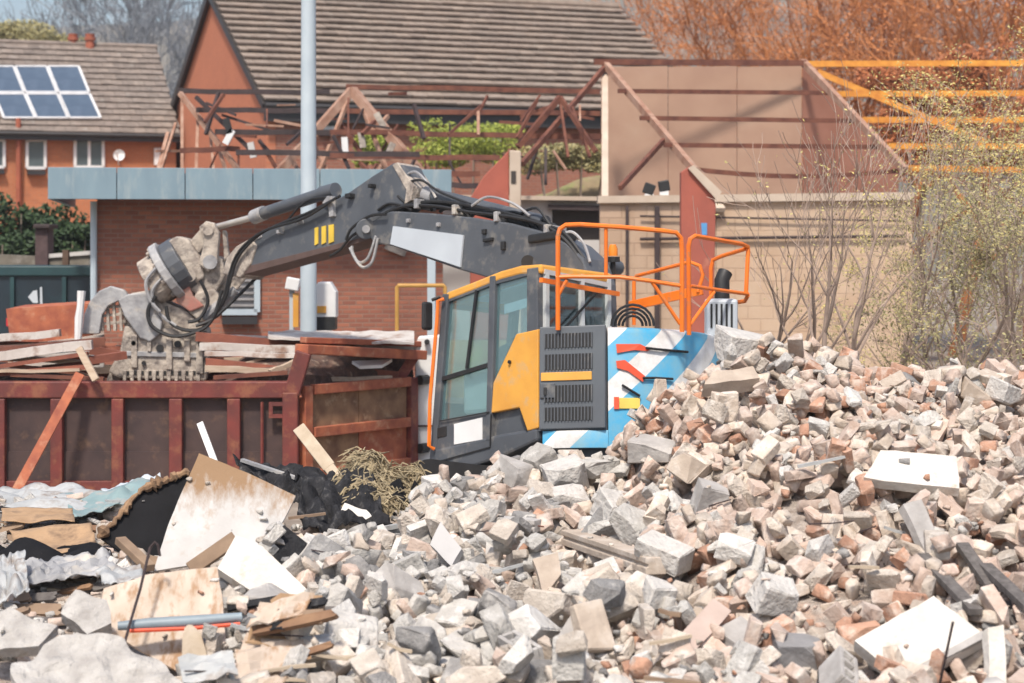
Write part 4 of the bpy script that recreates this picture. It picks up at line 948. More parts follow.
for k in range(3):
    x = 314.5 + 7 * k; w = 3.2 + .8 * k
    bplate([(x, 228 - k * 1.4), (x + w, 227 - k * 1.4), (x + w, 243.5 - k * 1), (x, 245.5 - k * 1)], .006, mat('decal_yellow', (.80, .55, .06), None, 3, .5, 0), 'yellow_stripe', stick, 0, BV + .17)
bplate([(392, 165), (397, 162), (413, 186), (411, 200), (404, 205), (406, 190)], .175, M_worn, 'worn_edge', stick, .01)
bplate([(240, 268), (352, 240), (376, 233), (376, 237), (352, 245), (242, 275)], .164, mat('dark_brown_wear', (.11, .07, .06), None, 5, .8, .2), 'wear_strip', stick, .005)
bplate([(322, 203), (327, 196), (332, 196), (333, 216), (329, 217), (328, 206)], .03, M_worng, 'bracket', stick, .005, BV + .18)
def cyl(a, c, r_, m_, nm, v=BV, par=ex):
    mb = MB(); mb.tube([S_(*a, v), S_(*c, v)], r_, 14); return part(nm, mb, m_, par, bev=0, smooth=True)
cyl((336, 190), (322, 194), .10, M_dgrey, 'cylinder_eye'); cyl((322, 194), (262, 214), .085, M_dgrey, 'bucket_cylinder'); cyl((264, 213), (254, 217), .10, M_worng, 'cylinder_gland')
cyl((254, 217), (206, 230), .045, M_chrome, 'piston_rod')
cyl((408, 190), (432, 196), .05, M_chrome, 'piston_rod'); cyl((430, 195.5), (545, 224), .10, M_dgrey, 'arm_cylinder'); cyl((427, 195), (436, 197), .115, M_worng, 'cylinder_gland')
for k, (dy, dv_) in enumerate([(0, .16), (2, .10), (-1, .04), (4, .19), (-3, -.06), (5, -.12)]):
    mb = MB(); pts = [(372, 222), (398, 208), (432, 204), (470, 209), (512, 216), (544, 225), (566, 238), (584, 262)]
    mb.tube(spl([S_(x, y - 2 + dy * .9 + 1.6 * math.sin(i * 1.7 + k), BV + dv_) for i, (x, y) in enumerate(pts)]), .022, 6); part('hose', mb, M_black, boom, smooth=True)
for x0, x1, hgt in [(494, 538, 14), (500, 530, 10), (470, 500, 7), (410, 432, 9), (440, 470, 6)]:
    y0 = 196 + (x0 - 410) * .19; mb = MB()
    mb.tube([S_(x0 + (x1 - x0) * s, y0 + 10 + (x1 - x0) * .2 * s - hgt * math.sin(math.pi * s) ** .6, BV + .1) for s in [i / 12 for i in range(13)]], .02, 6); part('hose', mb, M_black, boom, smooth=True)
for x, y in [(425, 205), (463, 211), (505, 218), (555, 231)]:
    mb = MB(); mb.box(S_(x, y, BV + .08), (.06, .32, .12), rotm); part('hose_clamp', mb, M_worng, boom, bev=.01)
for k, pts in enumerate([[(372, 224), (352, 236), (340, 250), (330, 256)], [(376, 236), (368, 258), (358, 262), (350, 248)], [(378, 238), (372, 262), (362, 267), (353, 254), (352, 246)], [(340, 196), (310, 212), (280, 224), (258, 236), (238, 258), (228, 290)], [(336, 198), (304, 218), (262, 232), (236, 256), (224, 296), (214, 318)], [(386, 214), (370, 216), (352, 228), (346, 240)]]):
    mb = MB(); mb.tube(spl([S_(x, y, BV + .2 + .015 * k) for x, y in pts]), .02, 6); part('hose', mb, [M_black, M_worng, M_worng, M_black, M_black, M_black][k], stick, smooth=True)
for k, pts in enumerate([[(404, 176), (416, 172), (428, 184), (436, 198)], [(400, 186), (420, 180), (440, 192), (470, 204)], [(398, 196), (410, 206), (424, 208), (440, 206)], [(472, 206), (488, 197), (512, 203), (530, 216)], [(520, 214), (536, 208), (548, 222), (556, 236)],
        [(330, 197), (312, 199), (300, 206), (288, 220)], [(262, 236), (250, 244), (246, 256), (240, 262)], [(378, 210), (388, 204), (400, 205), (412, 210)], [(384, 216), (378, 224), (376, 232)], [(560, 236), (572, 232), (584, 244), (590, 262)]]):
    mb = MB(); mb.tube(spl([S_(x, y, BV + .12 + .02 * (k % 4)) for x, y in pts]), .017, 6); part('hose', mb, M_black if k % 3 else M_worng, boom, smooth=True)
for x, y, w, h in [(350, 196, .10, .06), (300, 222, .05, .05), (280, 232, .05, .05), (410, 221, .05, .05), (440, 225, .05, .05), (486, 232, .06, .06), (505, 246, .06, .10), (490, 240, .16, .04), (372, 186, .06, .05)]:
    mb = MB(); mb.box(S_(x, y, BV + .2), (w, .1, h), rotm); part('fitting', mb, M_worng if w < .06 else M_black, boom, bev=.008)
mb = MB(); mb.box(S_(552, 238, BV + .1), (.5, .3, .10), rotm); part('valve_block', mb, M_black, boom, bev=.02)
mb = MB(); mb.tube([P(575, 262, 22.5), P(618, 268, 23.2)], .09, 10); part('pipe_guard', mb, M_dgrey, ex, smooth=True)

# --- sorting grab: hung from the stick, turned to face the camera
stip = S_(214, 262, BV); YG = stip.y - .15
gr = part('grab_hanger', MB().prism([P(x, y, YG) for x, y in [(168, 241), (176, 236), (188, 239), (203, 262), (204, 278), (194, 284), (184, 270)]], Vector((0, .45, 0))), M_worn, ex, bev=.03)
def gp(poly, y0, th_, m_, nm, bev=.015, par=gr):
    mb = MB(); mb.prism([P(x, y, YG + y0) for x, y in poly], Vector((0, th_, 0))); return part(nm, mb, m_, par, bev=bev)
gp([(199, 227), (206, 221), (214, 223), (219, 233), (217, 262), (208, 272), (199, 264), (204, 242)], -.06, .16, M_worn, 'link')
gp([(186, 262), (204, 254), (222, 258), (226, 274), (216, 292), (200, 298), (188, 288)], .06, .5, M_worn, 'hanger_ear', .03)
gp([(196, 292), (214, 288), (222, 300), (216, 318), (200, 322), (188, 312)], .04, .4, M_worn, 'hanger_ear', .03)
bplate([(222, 274), (226, 258), (236, 246), (250, 238), (256, 246), (250, 264), (240, 278)], .185, M_worn, 'worn_edge', stick, .02)
gp([(206, 296), (240, 272), (246, 278), (232, 296), (212, 312)], .2, .12, M_worn, 'jaw_cylinder_guard', .02)
cylg = MB(); cylg.tube([P(204, 318, YG - .02), P(236, 290, YG - .02)], .07, 12); part('jaw_cylinder', cylg, M_worng, gr)
gp([(182, 250), (204, 225), (212, 234), (192, 264)], .12, .2, M_worn, 'link')
gp([(222, 230), (226, 231), (229, 256), (224, 262)], .1, .12, M_worn, 'link')
mb = MB(); mb.tube([P(208, 230, YG - .1), P(208, 230, YG + .5)], .075, 12); part('pin', mb, M_worn, gr)
mb = MB(); mb.tube([P(210, 262, YG - .08), P(210, 262, YG + .5)], .1, 14); part('pin', mb, M_worng, gr)
mb = MB(); mb.tube([P(190, 276, YG - .06), P(190, 276, YG + .5)], .08, 14); part('pin', mb, M_worn, gr)
# rotator drum, tilted
ra, rb_ = P(184, 248, YG + .22), P(158, 268, YG + .22)
def drum(a, c, r_, m_, nm, n=20):
    mb = MB(); mb.tube([a, c], r_, n); return part(nm, mb, m_, gr, bev=.02, smooth=False)
axis = (P(150, 285, YG) - P(186, 262, YG)).normalized(); cen = P(176, 268, YG + .22)
drum(cen - axis * .16, cen + axis * .05, .40, M_dgrey, 'rotator'); drum(cen + axis * .05, cen + axis * .17, .46, M_worng, 'slew_flange'); drum(cen + axis * .17, cen + axis * .42, .36, M_worn, 'rotator_base')
for k in range(10):
    a = 2 * math.pi * k / 10; o1 = axis.orthogonal().normalized(); o2 = axis.cross(o1); q = cen + axis * .16 + (o1 * math.cos(a) + o2 * math.sin(a)) * .41
    mb = MB(); mb.tube([q, q + axis * .05], .035, 6); part('bolt', mb, M_worn, gr)
gp([(176, 288), (188, 282), (193, 296), (204, 306), (190, 312), (176, 302)], .0, .3, M_redor if False else mat('dusty_red', (.40, .14, .11), (.3, .2, .16), 5, .8, .3, 20), 'manifold', .02)
# frame between the jaws
body = gp([(120, 300), (132, 293), (150, 290), (166, 302), (188, 312), (206, 330), (206, 340), (126, 340)], .08, .5, M_worn, 'grab_body', .03)
# left jaw: curved arm with open lattice
arm = [(82, 334), (84, 314), (90, 301), (99, 291), (110, 286), (124, 290), (130, 299), (118, 301), (108, 306), (102, 315), (99, 334)]
gp(arm, -.05, .12, M_worng, 'jaw_arm', .015); gp(arm, .75, .12, M_worng, 'jaw_arm', .015)
for i in range(4):
    x = 99 + i * 6.4; gp([(x, 300 - i * 1.0), (x + 2.6, 300 - i * 1.0), (x + 4.5, 331), (x + 1.5, 331)], .02, .06, M_worn, 'lattice_bar', .004)
for i in range(3):
    y = 307 + i * 8; gp([(97, y), (126, y - 3), (126, y), (97, y + 3)], .05, .05, M_worn, 'lattice_bar', .004)
# big side shells
gp([(118, 300), (128, 294), (146, 292), (152, 300), (162, 322), (160, 334), (150, 342), (140, 338), (124, 316)], -.12, .12, M_worng, 'shell_cheek', .02)
# right jaw, seen on its broad ribbed back
jw = gp([(124, 326), (206, 330), (210, 346), (206, 381), (118, 378), (108, 372), (120, 350)], -.05, .16, M_worn, 'jaw_shell', .03)
for (x0, x1, y0, y1) in [(131, 137, 335, 368), (147, 151, 337, 352), (166, 172, 338, 370), (184, 190, 339, 362), (196, 203, 340, 374)]:
    gp([(x0, y0), (x1, y0 + .5), (x1, y1), (x0, y1 - .5)], -.10, .06, M_worn, 'jaw_rib', .012, jw)
gp([(126, 351), (204, 353), (204, 358), (125, 356)], -.08, .04, M_worng, 'jaw_rib', .008, jw)
for i in range(11):
    x = 122 + i * 7.4; gp([(x, 370), (x + 4.6, 370.4), (x + 3.8, 381.5), (x + .8, 381)], -.08, .14, M_worn, 'tooth', .01, jw)
    if i < 10: gp([(x + 5, 371), (x + 7, 371), (x + 7, 375), (x + 5, 375)], -.062, .02, M_black, 'tooth_gap', 0, jw)
for (x, y, r_) in [(160, 348, .05), (134, 343, .035), (178, 344, .05), (144, 363, .03)]:
    mb = MB(); q = P(x, y, YG - .06); mb.tube([q, q + Vector((0, -.04, 0))], r_, 10); part('bolt', mb, M_black, jw)
gp([(110, 372), (120, 360), (124, 372), (118, 384), (104, 384)], .1, .2, M_worn, 'jaw_tip', .02)
gp([(196, 334), (206, 330), (210, 344), (204, 350), (197, 348)], -.1, .3, M_worn, 'jaw_lug', .02)
for k, pts in enumerate([[(222, 290), (212, 320), (196, 332), (172, 336), (152, 326), (148, 310), (156, 296)], [(232, 262), (226, 296), (206, 326), (186, 330), (170, 322), (166, 306)], [(256, 278), (238, 296), (214, 318), (196, 326)], [(200, 280), (208, 300), (200, 318), (188, 322)], [(156, 268), (146, 282), (150, 300), (160, 312)], [(164, 276), (152, 292), (158, 312), (176, 326)]]):
    mb = MB(); mb.tube(spl([P(x, y, YG - .18 + .05 * (k % 2)) for x, y in pts]), .026, 6); part('hose', mb, M_black if k < 4 else M_worng, gr, smooth=True)

# ------------------------------------------------------------------ rubble heap
rng = np.random.default_rng(42); rr_ = random.Random(42)
CELL = .03; GX0, GX1, GY0, GY1 = -7.2, 8.0, 9.0, 21.4
nx = int((GX1 - GX0) / CELL); ny = int((GY1 - GY0) / CELL)
gxs = GX0 + (np.arange(nx) + .5) * CELL; gys = GY0 + (np.arange(ny) + .5) * CELL
XX, YY = np.meshgrid(gxs, gys)
rX = [-7.2, -5, -4, -3, -2.2, -1.6, -1.1, -.76, -.3, .15, .44, .75, 1.0, 1.3, 1.65, 2.1, 2.66, 3.3, 4.1, 4.7, 6, 8]
rZ = [.2, .24, .24, .14, .02, .06, .14, .24, .40, .43, .33, .37, .62, 1.02, 1.32, 1.56, 1.53, 1.40, 1.24, 1.10, .76, .12]
rZ_ = [.10, .12, .10, .02, -.02, .02, .14, .34, .52, .60, .52, .58, .80, 1.10, 1.32, 1.54, 1.54, 1.42, 1.26, 1.12, .8, .2]
def core(X, Y):
    rz = np.interp(X, rX, rZ); base = -.24
    t = np.clip((Y - 11.6) / (18.4 - 11.6), 0, 1)
    z = base + (rz - base) * (t ** .88)
    z = z - np.clip(Y - 18.5, 0, None) * (1.25 + .3 * np.sin(X * 1.3))
    z = z - np.clip(10.6 - Y, 0, None) * .3
    z = z + .07 * np.sin(X * 2.1 + Y * 1.3) * np.sin(Y * 1.9 - X * .7 + 1) + .045 * np.sin(X * 4.3 - Y * 3.1) * np.sin(X * 1.7 + Y * 4.9)
    return np.maximum(z, GZ - .05)
HF = core(XX, YY)
def smooth2(A, k):
    for ax in (0, 1):
        c = np.cumsum(np.concatenate([np.repeat(np.take(A, [0], ax), k + 1, ax), A, np.repeat(np.take(A, [-1], ax), k, ax)], ax), ax)
        n = A.shape[ax]
        A = (np.take(c, range(2 * k + 1, 2 * k + 1 + n), ax) - np.take(c, range(0, n), ax)) / (2 * k + 1)
    return A
m_heap = mat('crushed_rubble_dust', (.46, .40, .35), (.26, .215, .18), 14, .97, 1.0, 30, spots=(.50, .36, .28), spot_amt=.42, spot_scale=5, bdist=.05)
st_ = 5; hv = [(float(gxs[i]), float(gys[j]), float(HF[j, i])) for j in range(0, ny, st_) for i in range(0, nx, st_)]
w_ = len(range(0, nx, st_)); h_ = len(range(0, ny, st_)); mb = MB()
mb.add(hv, [(j*w_+i, j*w_+i+1, (j+1)*w_+i+1, (j+1)*w_+i) for j in range(h_ - 1) for i in range(w_ - 1)])
set_props(mk('rubble_ground', mb, m_heap, Vector((0, 0, 0)), smooth=True), 'crushed dusty rubble forming the body of the heap', None, None, 'structure')

def make_proto(dims, cuts, seed, bev, jit=.0):
    rg = random.Random(seed); bm = bmesh.new(); bmesh.ops.create_cube(bm, size=1)
    bmesh.ops.scale(bm, vec=dims, verts=bm.verts)
    if jit:
        for v in bm.verts: v.co += Vector([rg.uniform(-jit, jit) * d for d in dims])
    for k in range(cuts):
        d = Vector([rg.choice((-1, 1)) * rg.uniform(.15, 1) for _ in range(3)])
        corner = Vector([math.copysign(dims[i] / 2, d[i]) for i in range(3)])
        n = Vector([d[i] / dims[i] for i in range(3)]).normalized()
        p = corner * rg.uniform(.42, .85)
        r = bmesh.ops.bisect_plane(bm, geom=bm.verts[:] + bm.edges[:] + bm.faces[:], plane_co=p, plane_no=n, clear_outer=True)
        ed = [e for e in r['geom_cut'] if isinstance(e, bmesh.types.BMEdge)]
        if ed: bmesh.ops.edgenet_fill(bm, edges=ed)
    bmesh.ops.remove_doubles(bm, verts=bm.verts, dist=min(dims) * .04)
    if bev:
        try: bmesh.ops.bevel(bm, geom=bm.edges[:], offset=bev, segments=1, affect='EDGES', clamp_overlap=True)
        except Exception: pass
        if jit:
            for v in bm.verts: v.co += Vector([rg.uniform(-1, 1) * bev * .45 for _ in range(3)])
    bmesh.ops.recalc_face_normals(bm, faces=bm.faces)
    me = bpy.data.meshes.new('rubble_piece'); bm.to_mesh(me); bmesh.ops.triangulate(bm, faces=bm.faces)
    bm.verts.ensure_lookup_table(); V = np.array([v.co[:] for v in bm.verts]); T = np.array([[v.index for v in f.verts] for f in bm.faces]); bm.free()
    a, b2, c = V[T[:, 0]], V[T[:, 1]], V[T[:, 2]]; ar = np.linalg.norm(np.cross(b2 - a, c - a), axis=1) / 2
    g = np.random.default_rng(seed); idx = g.choice(len(T), 260, p=ar / ar.sum()); q = g.random((260, 2)); fl = q.sum(1) > 1; q[fl] = 1 - q[fl]
    pts = a[idx] + (b2 - a)[idx] * q[:, :1] + (c - a)[idx] * q[:, 1:]
    return dict(me=me, V=V, T=T, S=np.concatenate([pts, V]), dims=dims)

BR = [make_proto((.215 * f, .105, .068), c, 100 + i, .006, .04) for i, (f, c) in enumerate([(1, 1), (1, 1), (1, 2), (.98, 2), (.8, 2), (.75, 2), (.62, 2), (.55, 3), (.5, 2), (.45, 3), (.7, 3), (.9, 2)])]
LU = [make_proto((.30 * a, .30 * b2, .30 * c), k, 200 + i, .010, .10) for i, (a, b2, c, k) in enumerate(
    [(1, .8, .6, 4), (1.1, .7, .55, 5), (1, .9, .7, 6), (.9, .85, .75, 5), (1.2, .7, .45, 4), (1, .65, .6, 5), (1.15, .8, .35, 4), (1, .95, .32, 5), (1.3, .6, .4, 4), (.95, .8, .7, 7), (1.1, .75, .5, 6), (1, .7, .65, 4), (1.2, .9, .4, 6), (.9, .8, .8, 6)])]
BL = [make_proto((.44 * f, .21, .10), c, 300 + i, .007, .03) for i, (f, c) in enumerate([(.5, 1), (.55, 2), (.7, 2), (.45, 2), (.62, 1), (.85, 2), (.5, 3), (.4, 1)])]
FI = [make_proto((.06 * a, .06 * b2, .06 * c), k, 400 + i, 0, .12) for i, (a, b2, c, k) in enumerate([(1, .8, .5, 2), (1.2, .6, .4, 2), (1, .9, .7, 3), (1.5, .5, .3, 1), (1.3, .8, .35, 2), (.9, .8, .6, 3)])]

def gcell(x, y): return np.clip(((x - GX0) / CELL).astype(int), 0, nx - 1), np.clip(((y - GY0) / CELL).astype(int), 0, ny - 1)
FORB = np.zeros_like(HF, bool)
GRD = None
def refresh_normals():
    global GRD
    s = smooth2(HF, 4); gy_, gx_ = np.gradient(s, CELL); GRD = (gx_, gy_)
refresh_normals()
def settle(pr, sc, x, y, tilt, pct=62, face=None, update=True):
    i, j = int((x - GX0) / CELL), int((y - GY0) / CELL)
    if not (3 < i < nx - 3 and 3 < j < ny - 3) or FORB[j, i]: return None
    n = Vector((-GRD[0][j, i], -GRD[1][j, i], 1)).normalized()
    n = (n + Vector((rr_.gauss(0, tilt), rr_.gauss(0, tilt), 0))).normalized()
    if face == 'edge': q0 = Matrix.Rotation(R(90), 3, 'X')
    elif face == 'end': q0 = Matrix.Rotation(R(90), 3, 'Y')
    else: q0 = Matrix.Identity(3)
    Rm = n.to_track_quat('Z', 'Y').to_matrix() @ Matrix.Rotation(rr_.uniform(0, 2 * math.pi), 3, 'Z') @ q0
    M3 = np.array(Rm) * sc; pts = pr['S'] @ M3.T
    ci, cj = gcell(pts[:, 0] + x, pts[:, 1] + y); key = cj * nx + ci
    u, inv = np.unique(key, return_inverse=True); lo = np.full(len(u), 9.); hi = np.full(len(u), -9.)
    np.minimum.at(lo, inv, pts[:, 2]); np.maximum.at(hi, inv, pts[:, 2])
    hf = HF.ravel()[u]; z = float(np.percentile(hf - lo, pct))
    if update:
        fl = HF.ravel(); fl[u] = np.maximum(hf, hi + z)
    return Matrix.Translation((x, y, z)) @ (Rm.to_4x4() @ Matrix.Scale(sc, 4)), float(pts[:, 2].max() + z)

PIECES = []       # kind, proto, matrix, colour index, size
def rand_xy(xlo, xhi, ylo, yhi): return rr_.uniform(xlo, xhi), rr_.uniform(ylo, yhi)
def brickiness(x, y):
    return min(.95, max(.14, .24 + .34 * (x - .2) + .05 * (y - 13)))
def scatter(n, mode):
    for _ in range(n):
        x, y = rand_xy(-3.6, 6.2, 10.2, 19.2)
        if x < -1.9 - .1 * (y - 12) + rr_.uniform(-.3, .3) : continue
        if x < -.9 and y > 16.2 + rr_.uniform(-.4, .4): continue
        if mode == 'big' and x > .9 and rr_.random() < .5: continue
        if mode == 'big':
            if rr_.random() < .35: kind, pr, sc = 'block', rr_.choice(BL), rr_.uniform(.62, .92) * (1 if x < 1.2 else .85)
            else: kind, pr, sc = 'lump', rr_.choice(LU), rr_.uniform(.62, 1.18) * (1.0 if x < 1.0 else .74 if y < 13.6 else .56)
            tilt, pct = .28, 55
        elif mode == 'mid':
            if rr_.random() < brickiness(x, y): kind, pr, sc = 'brick', rr_.choice(BR), rr_.uniform(.98, 1.3)
            elif rr_.random() < .55: kind, pr, sc = 'block', rr_.choice(BL), rr_.uniform(.50, .82)
            else: kind, pr, sc = 'lump', rr_.choice(LU), rr_.uniform(.3, .7)
            tilt, pct = .38, 55
        else:
            kind, pr, sc = 'lump', rr_.choice(LU), rr_.uniform(.16, .34)
            if rr_.random() < brickiness(x, y) * .6: kind, pr, sc = 'brick', rr_.choice(BR[5:]), rr_.uniform(.55, .9)
            tilt, pct = .5, 55
        r = settle(pr, sc, x, y, tilt, pct, rr_.choice((None, None, None, 'edge', 'end')))
        if r:
            if kind == 'brick': ci = rr_.choices((0, 1, 2), (.48, .16, .36))[0]
            else: ci = rr_.choices((0, 1, 2, 3), (.40, .34, .10, .16) if x < 1.5 else (.14, .60, .03, .23))[0]
            PIECES.append((kind, pr, r[0], ci, max(pr['dims']) * sc, r[1]))
scatter(3000, 'mid'); refresh_normals()
scatter(220, 'big'); refresh_normals()
scatter(1100, 'mid'); refresh_normals()
scatter(230, 'big'); refresh_normals()

# ---- hero pieces on the heap, laid on the surface where the photograph shows them
def hit(px, py, y0=11.0):
    d = ray(px, py); s = y0
    while s < 21:
        p = CAMP + d * s; i, j = int((p.x - GX0) / CELL), int((p.y - GY0) / CELL)
        if 0 <= i < nx and 0 <= j < ny and HF[j, i] > p.z: return p
        s += .02
    return CAMP + d * 18
def stamp(pts, top=None):
    """raise the height map under a hero piece and keep later pieces off it"""
    xs_ = [p.x for p in pts]; ys_ = [p.y for p in pts]
    i0, i1 = int((min(xs_) - GX0) / CELL), int((max(xs_) - GX0) / CELL) + 1; j0, j1 = int((min(ys_) - GY0) / CELL), int((max(ys_) - GY0) / CELL) + 1
    poly = [(p.x, p.y) for p in pts]; n = len(poly)
    A = np.array([[p.x, p.y, 1] for p in pts]); zc = np.linalg.lstsq(A, np.array([p.z for p in pts]), rcond=None)[0]
    for j in range(max(0, j0), min(ny, j1)):
        for i in range(max(0, i0), min(nx, i1)):
            x, y = gxs[i], gys[j]; c = False; k = n - 1
            for q in range(n):
                if ((poly[q][1] > y) != (poly[k][1] > y)) and (x < (poly[k][0] - poly[q][0]) * (y - poly[q][1]) / (poly[k][1] - poly[q][1] + 1e-12) + poly[q][0]): c = not c
                k = q
            if c: HF[j, i] = max(HF[j, i], zc[0] * x + zc[1] * y + zc[2]); FORB[max(0, j - 7):j + 3, max(0, i - 3):i + 4] = True
M_slabw = mat('white_plaster_slab', (.72, .69, .64), (.56, .52, .46), 4, .92, .5, 25, spots=(.46, .39, .32), spot_amt=.40, spot_scale=5, bdist=.03)
M_slabt = mat('tan_concrete', (.50, .42, .34), (.38, .31, .25), 6, .95, .5, 20, spots=(.56, .50, .44), spot_amt=.4, spot_scale=5)
M_conc = mat('grey_concrete', (.44, .42, .40), (.33, .31, .29), 7, .95, .5, 22, spots=(.55, .53, .50), spot_amt=.4, spot_scale=5)
def slabq(name, quad, n, th_, m_, label, cat, Y=None, lift=.07, bev=.012, rough=0., sub=0, group=None):
    cx = sum(q[0] for q in quad) / len(quad); cy = sum(q[1] for q in quad) / len(quad)
    p0 = hit(cx, cy) if Y is None else P(cx, cy, Y)
    n = Vector(n).normalized(); p0 = p0 - ray(cx, cy) * lift if Y is None else p0
    for _ in range(30):
        top_ = [onplane(x, y, p0, n) for x, y in quad]; cc = sum(top_, Vector()) / len(top_); over = []
        for q in top_:
            for f in (.3, .6, .9):
                w = cc.lerp(q, f); i, j = int((w.x - GX0) / CELL), int((w.y - GY0) / CELL)
                if 0 <= i < nx and 0 <= j < ny: over.append(float(HF[j, i]) - w.z)
        if not over or np.percentile(over, 92) < -.035: break
        p0 = p0 - ray(cx, cy) * .03
    stamp(top_)
    mb = MB(); mb.prism(top_, n * -th_)
    o = solo(name, mb, m_, label, cat, group, bev=0 if rough else bev)
    if rough:
        bm = bmesh.new(); bm.from_mesh(o.data); bmesh.ops.triangulate(bm, faces=bm.faces)
        bmesh.ops.subdivide_edges(bm, edges=bm.edges[:], cuts=sub or 5, use_grid_fill=True)
        for v in bm.verts:
            q = v.co * 6; v.co += Vector((mnoise.noise(q), mnoise.noise(q + Vector((9, 0, 0))), mnoise.noise(q + Vector((0, 9, 0))))) * rough + n * rough * .8 * mnoise.noise(v.co * 2.3)
        bm.to_mesh(o.data); bm.free()
    return o, top_, n
slabq('plaster_slab', [(865, 478), (881, 450), (957, 456), (960, 489)], (.02, -.62, .78), .085, M_slabw, 'thick white slab lying across the right side of the rubble heap', 'slab', rough=.012, sub=4)
o, tq, n_ = slabq('plaster_slab', [(855, 640), (934, 596), (988, 637), (902, 682)], (-.03, -.66, .75), .10, M_slabw, 'large cream slab with a grey edge strip at the lower right', 'slab', rough=.010, sub=4)
mb = MB(); mb.prism([tq[2].lerp(tq[3], .0) + n_ * .012, tq[2].lerp(tq[3], .85) + n_ * .012, tq[2].lerp(tq[3], .85) * .9 + tq[1].lerp(tq[0], .85) * .1 + n_ * .012, tq[2] * .88 + tq[1] * .12 + n_ * .012], n_ * -.03); part('edge_strip', mb, M_conc, o)
slabq('concrete_slab', [(703, 384), (712, 372), (753, 366), (760, 378)], (.1, -.5, .85), .13, M_slabt, 'flat tan concrete slab just below the crest beside the striped tail', 'slab', bev=.01, rough=.012)
slabq('stone_slab', [(664, 651), (714, 598), (731, 611), (690, 657)], (.25, -.7, .66), .07, mat('pinkish_stone', (.52, .42, .37), (.44, .34, .29), 5, .9, .2, 25), 'flat pinkish stone slab tilted in the lower middle of the heap', 'slab', rough=.008)
slabq('concrete_slab', [(903, 505), (922, 499), (942, 545), (925, 549)], (.3, -.7, .65), .07, M_conc, 'narrow grey slab standing below the thick white slab', 'slab', rough=.008)
slabq('concrete_slab', [(430, 545), (441, 522), (462, 548), (452, 566)], (-.3, -.7, .65), .06, mat('smooth_grey_stone', (.47, .46, .45), (.42, .41, .40), 3, .8, .1, 20), 'smooth grey slab fragment left of the lintel, below the cab', 'slab', rough=.01)
slabq('concrete_slab', [(533, 560), (558, 552), (561, 573), (545, 598)], (0, -.8, .6), .06, M_slabt, 'pointed beige slab fragment standing in the middle of the heap', 'slab', rough=.01)
slabq('concrete_slab', [(555, 640), (580, 600), (598, 610), (575, 645)], (.2, -.8, .6), .05, M_conc, 'thin grey slab fragment right of the hollow block', 'slab', rough=.008)
def boulder(name, px, py, dims, seed, m_, label, cat, rot=(0, 0, 0), cuts=5):
    pr = make_proto(dims, cuts, seed, .012, .08); p = hit(px, py) - ray(px, py) * (min(dims) * .25); me = pr['me']; me.materials.append(m_)
    o = bpy.data.objects.new(name, me); COL.objects.link(o); o.location = p; o.rotation_euler = [R(a) for a in rot]; set_props(o, label, cat)
    M3 = np.array(o.rotation_euler.to_matrix()); pts = pr['S'] @ M3.T; ci, cj = gcell(pts[:, 0] + p.x, pts[:, 1] + p.y)
    np.maximum.at(HF, (cj, ci), pts[:, 2] + p.z); FORB[cj, ci] = True
    return o
M_cw = mat('pale_dusty_concrete', (.60, .575, .54), (.46, .44, .41), 7, .95, .8, 24, spots=(.38, .34, .30), spot_amt=.40, spot_scale=6, bdist=.03)
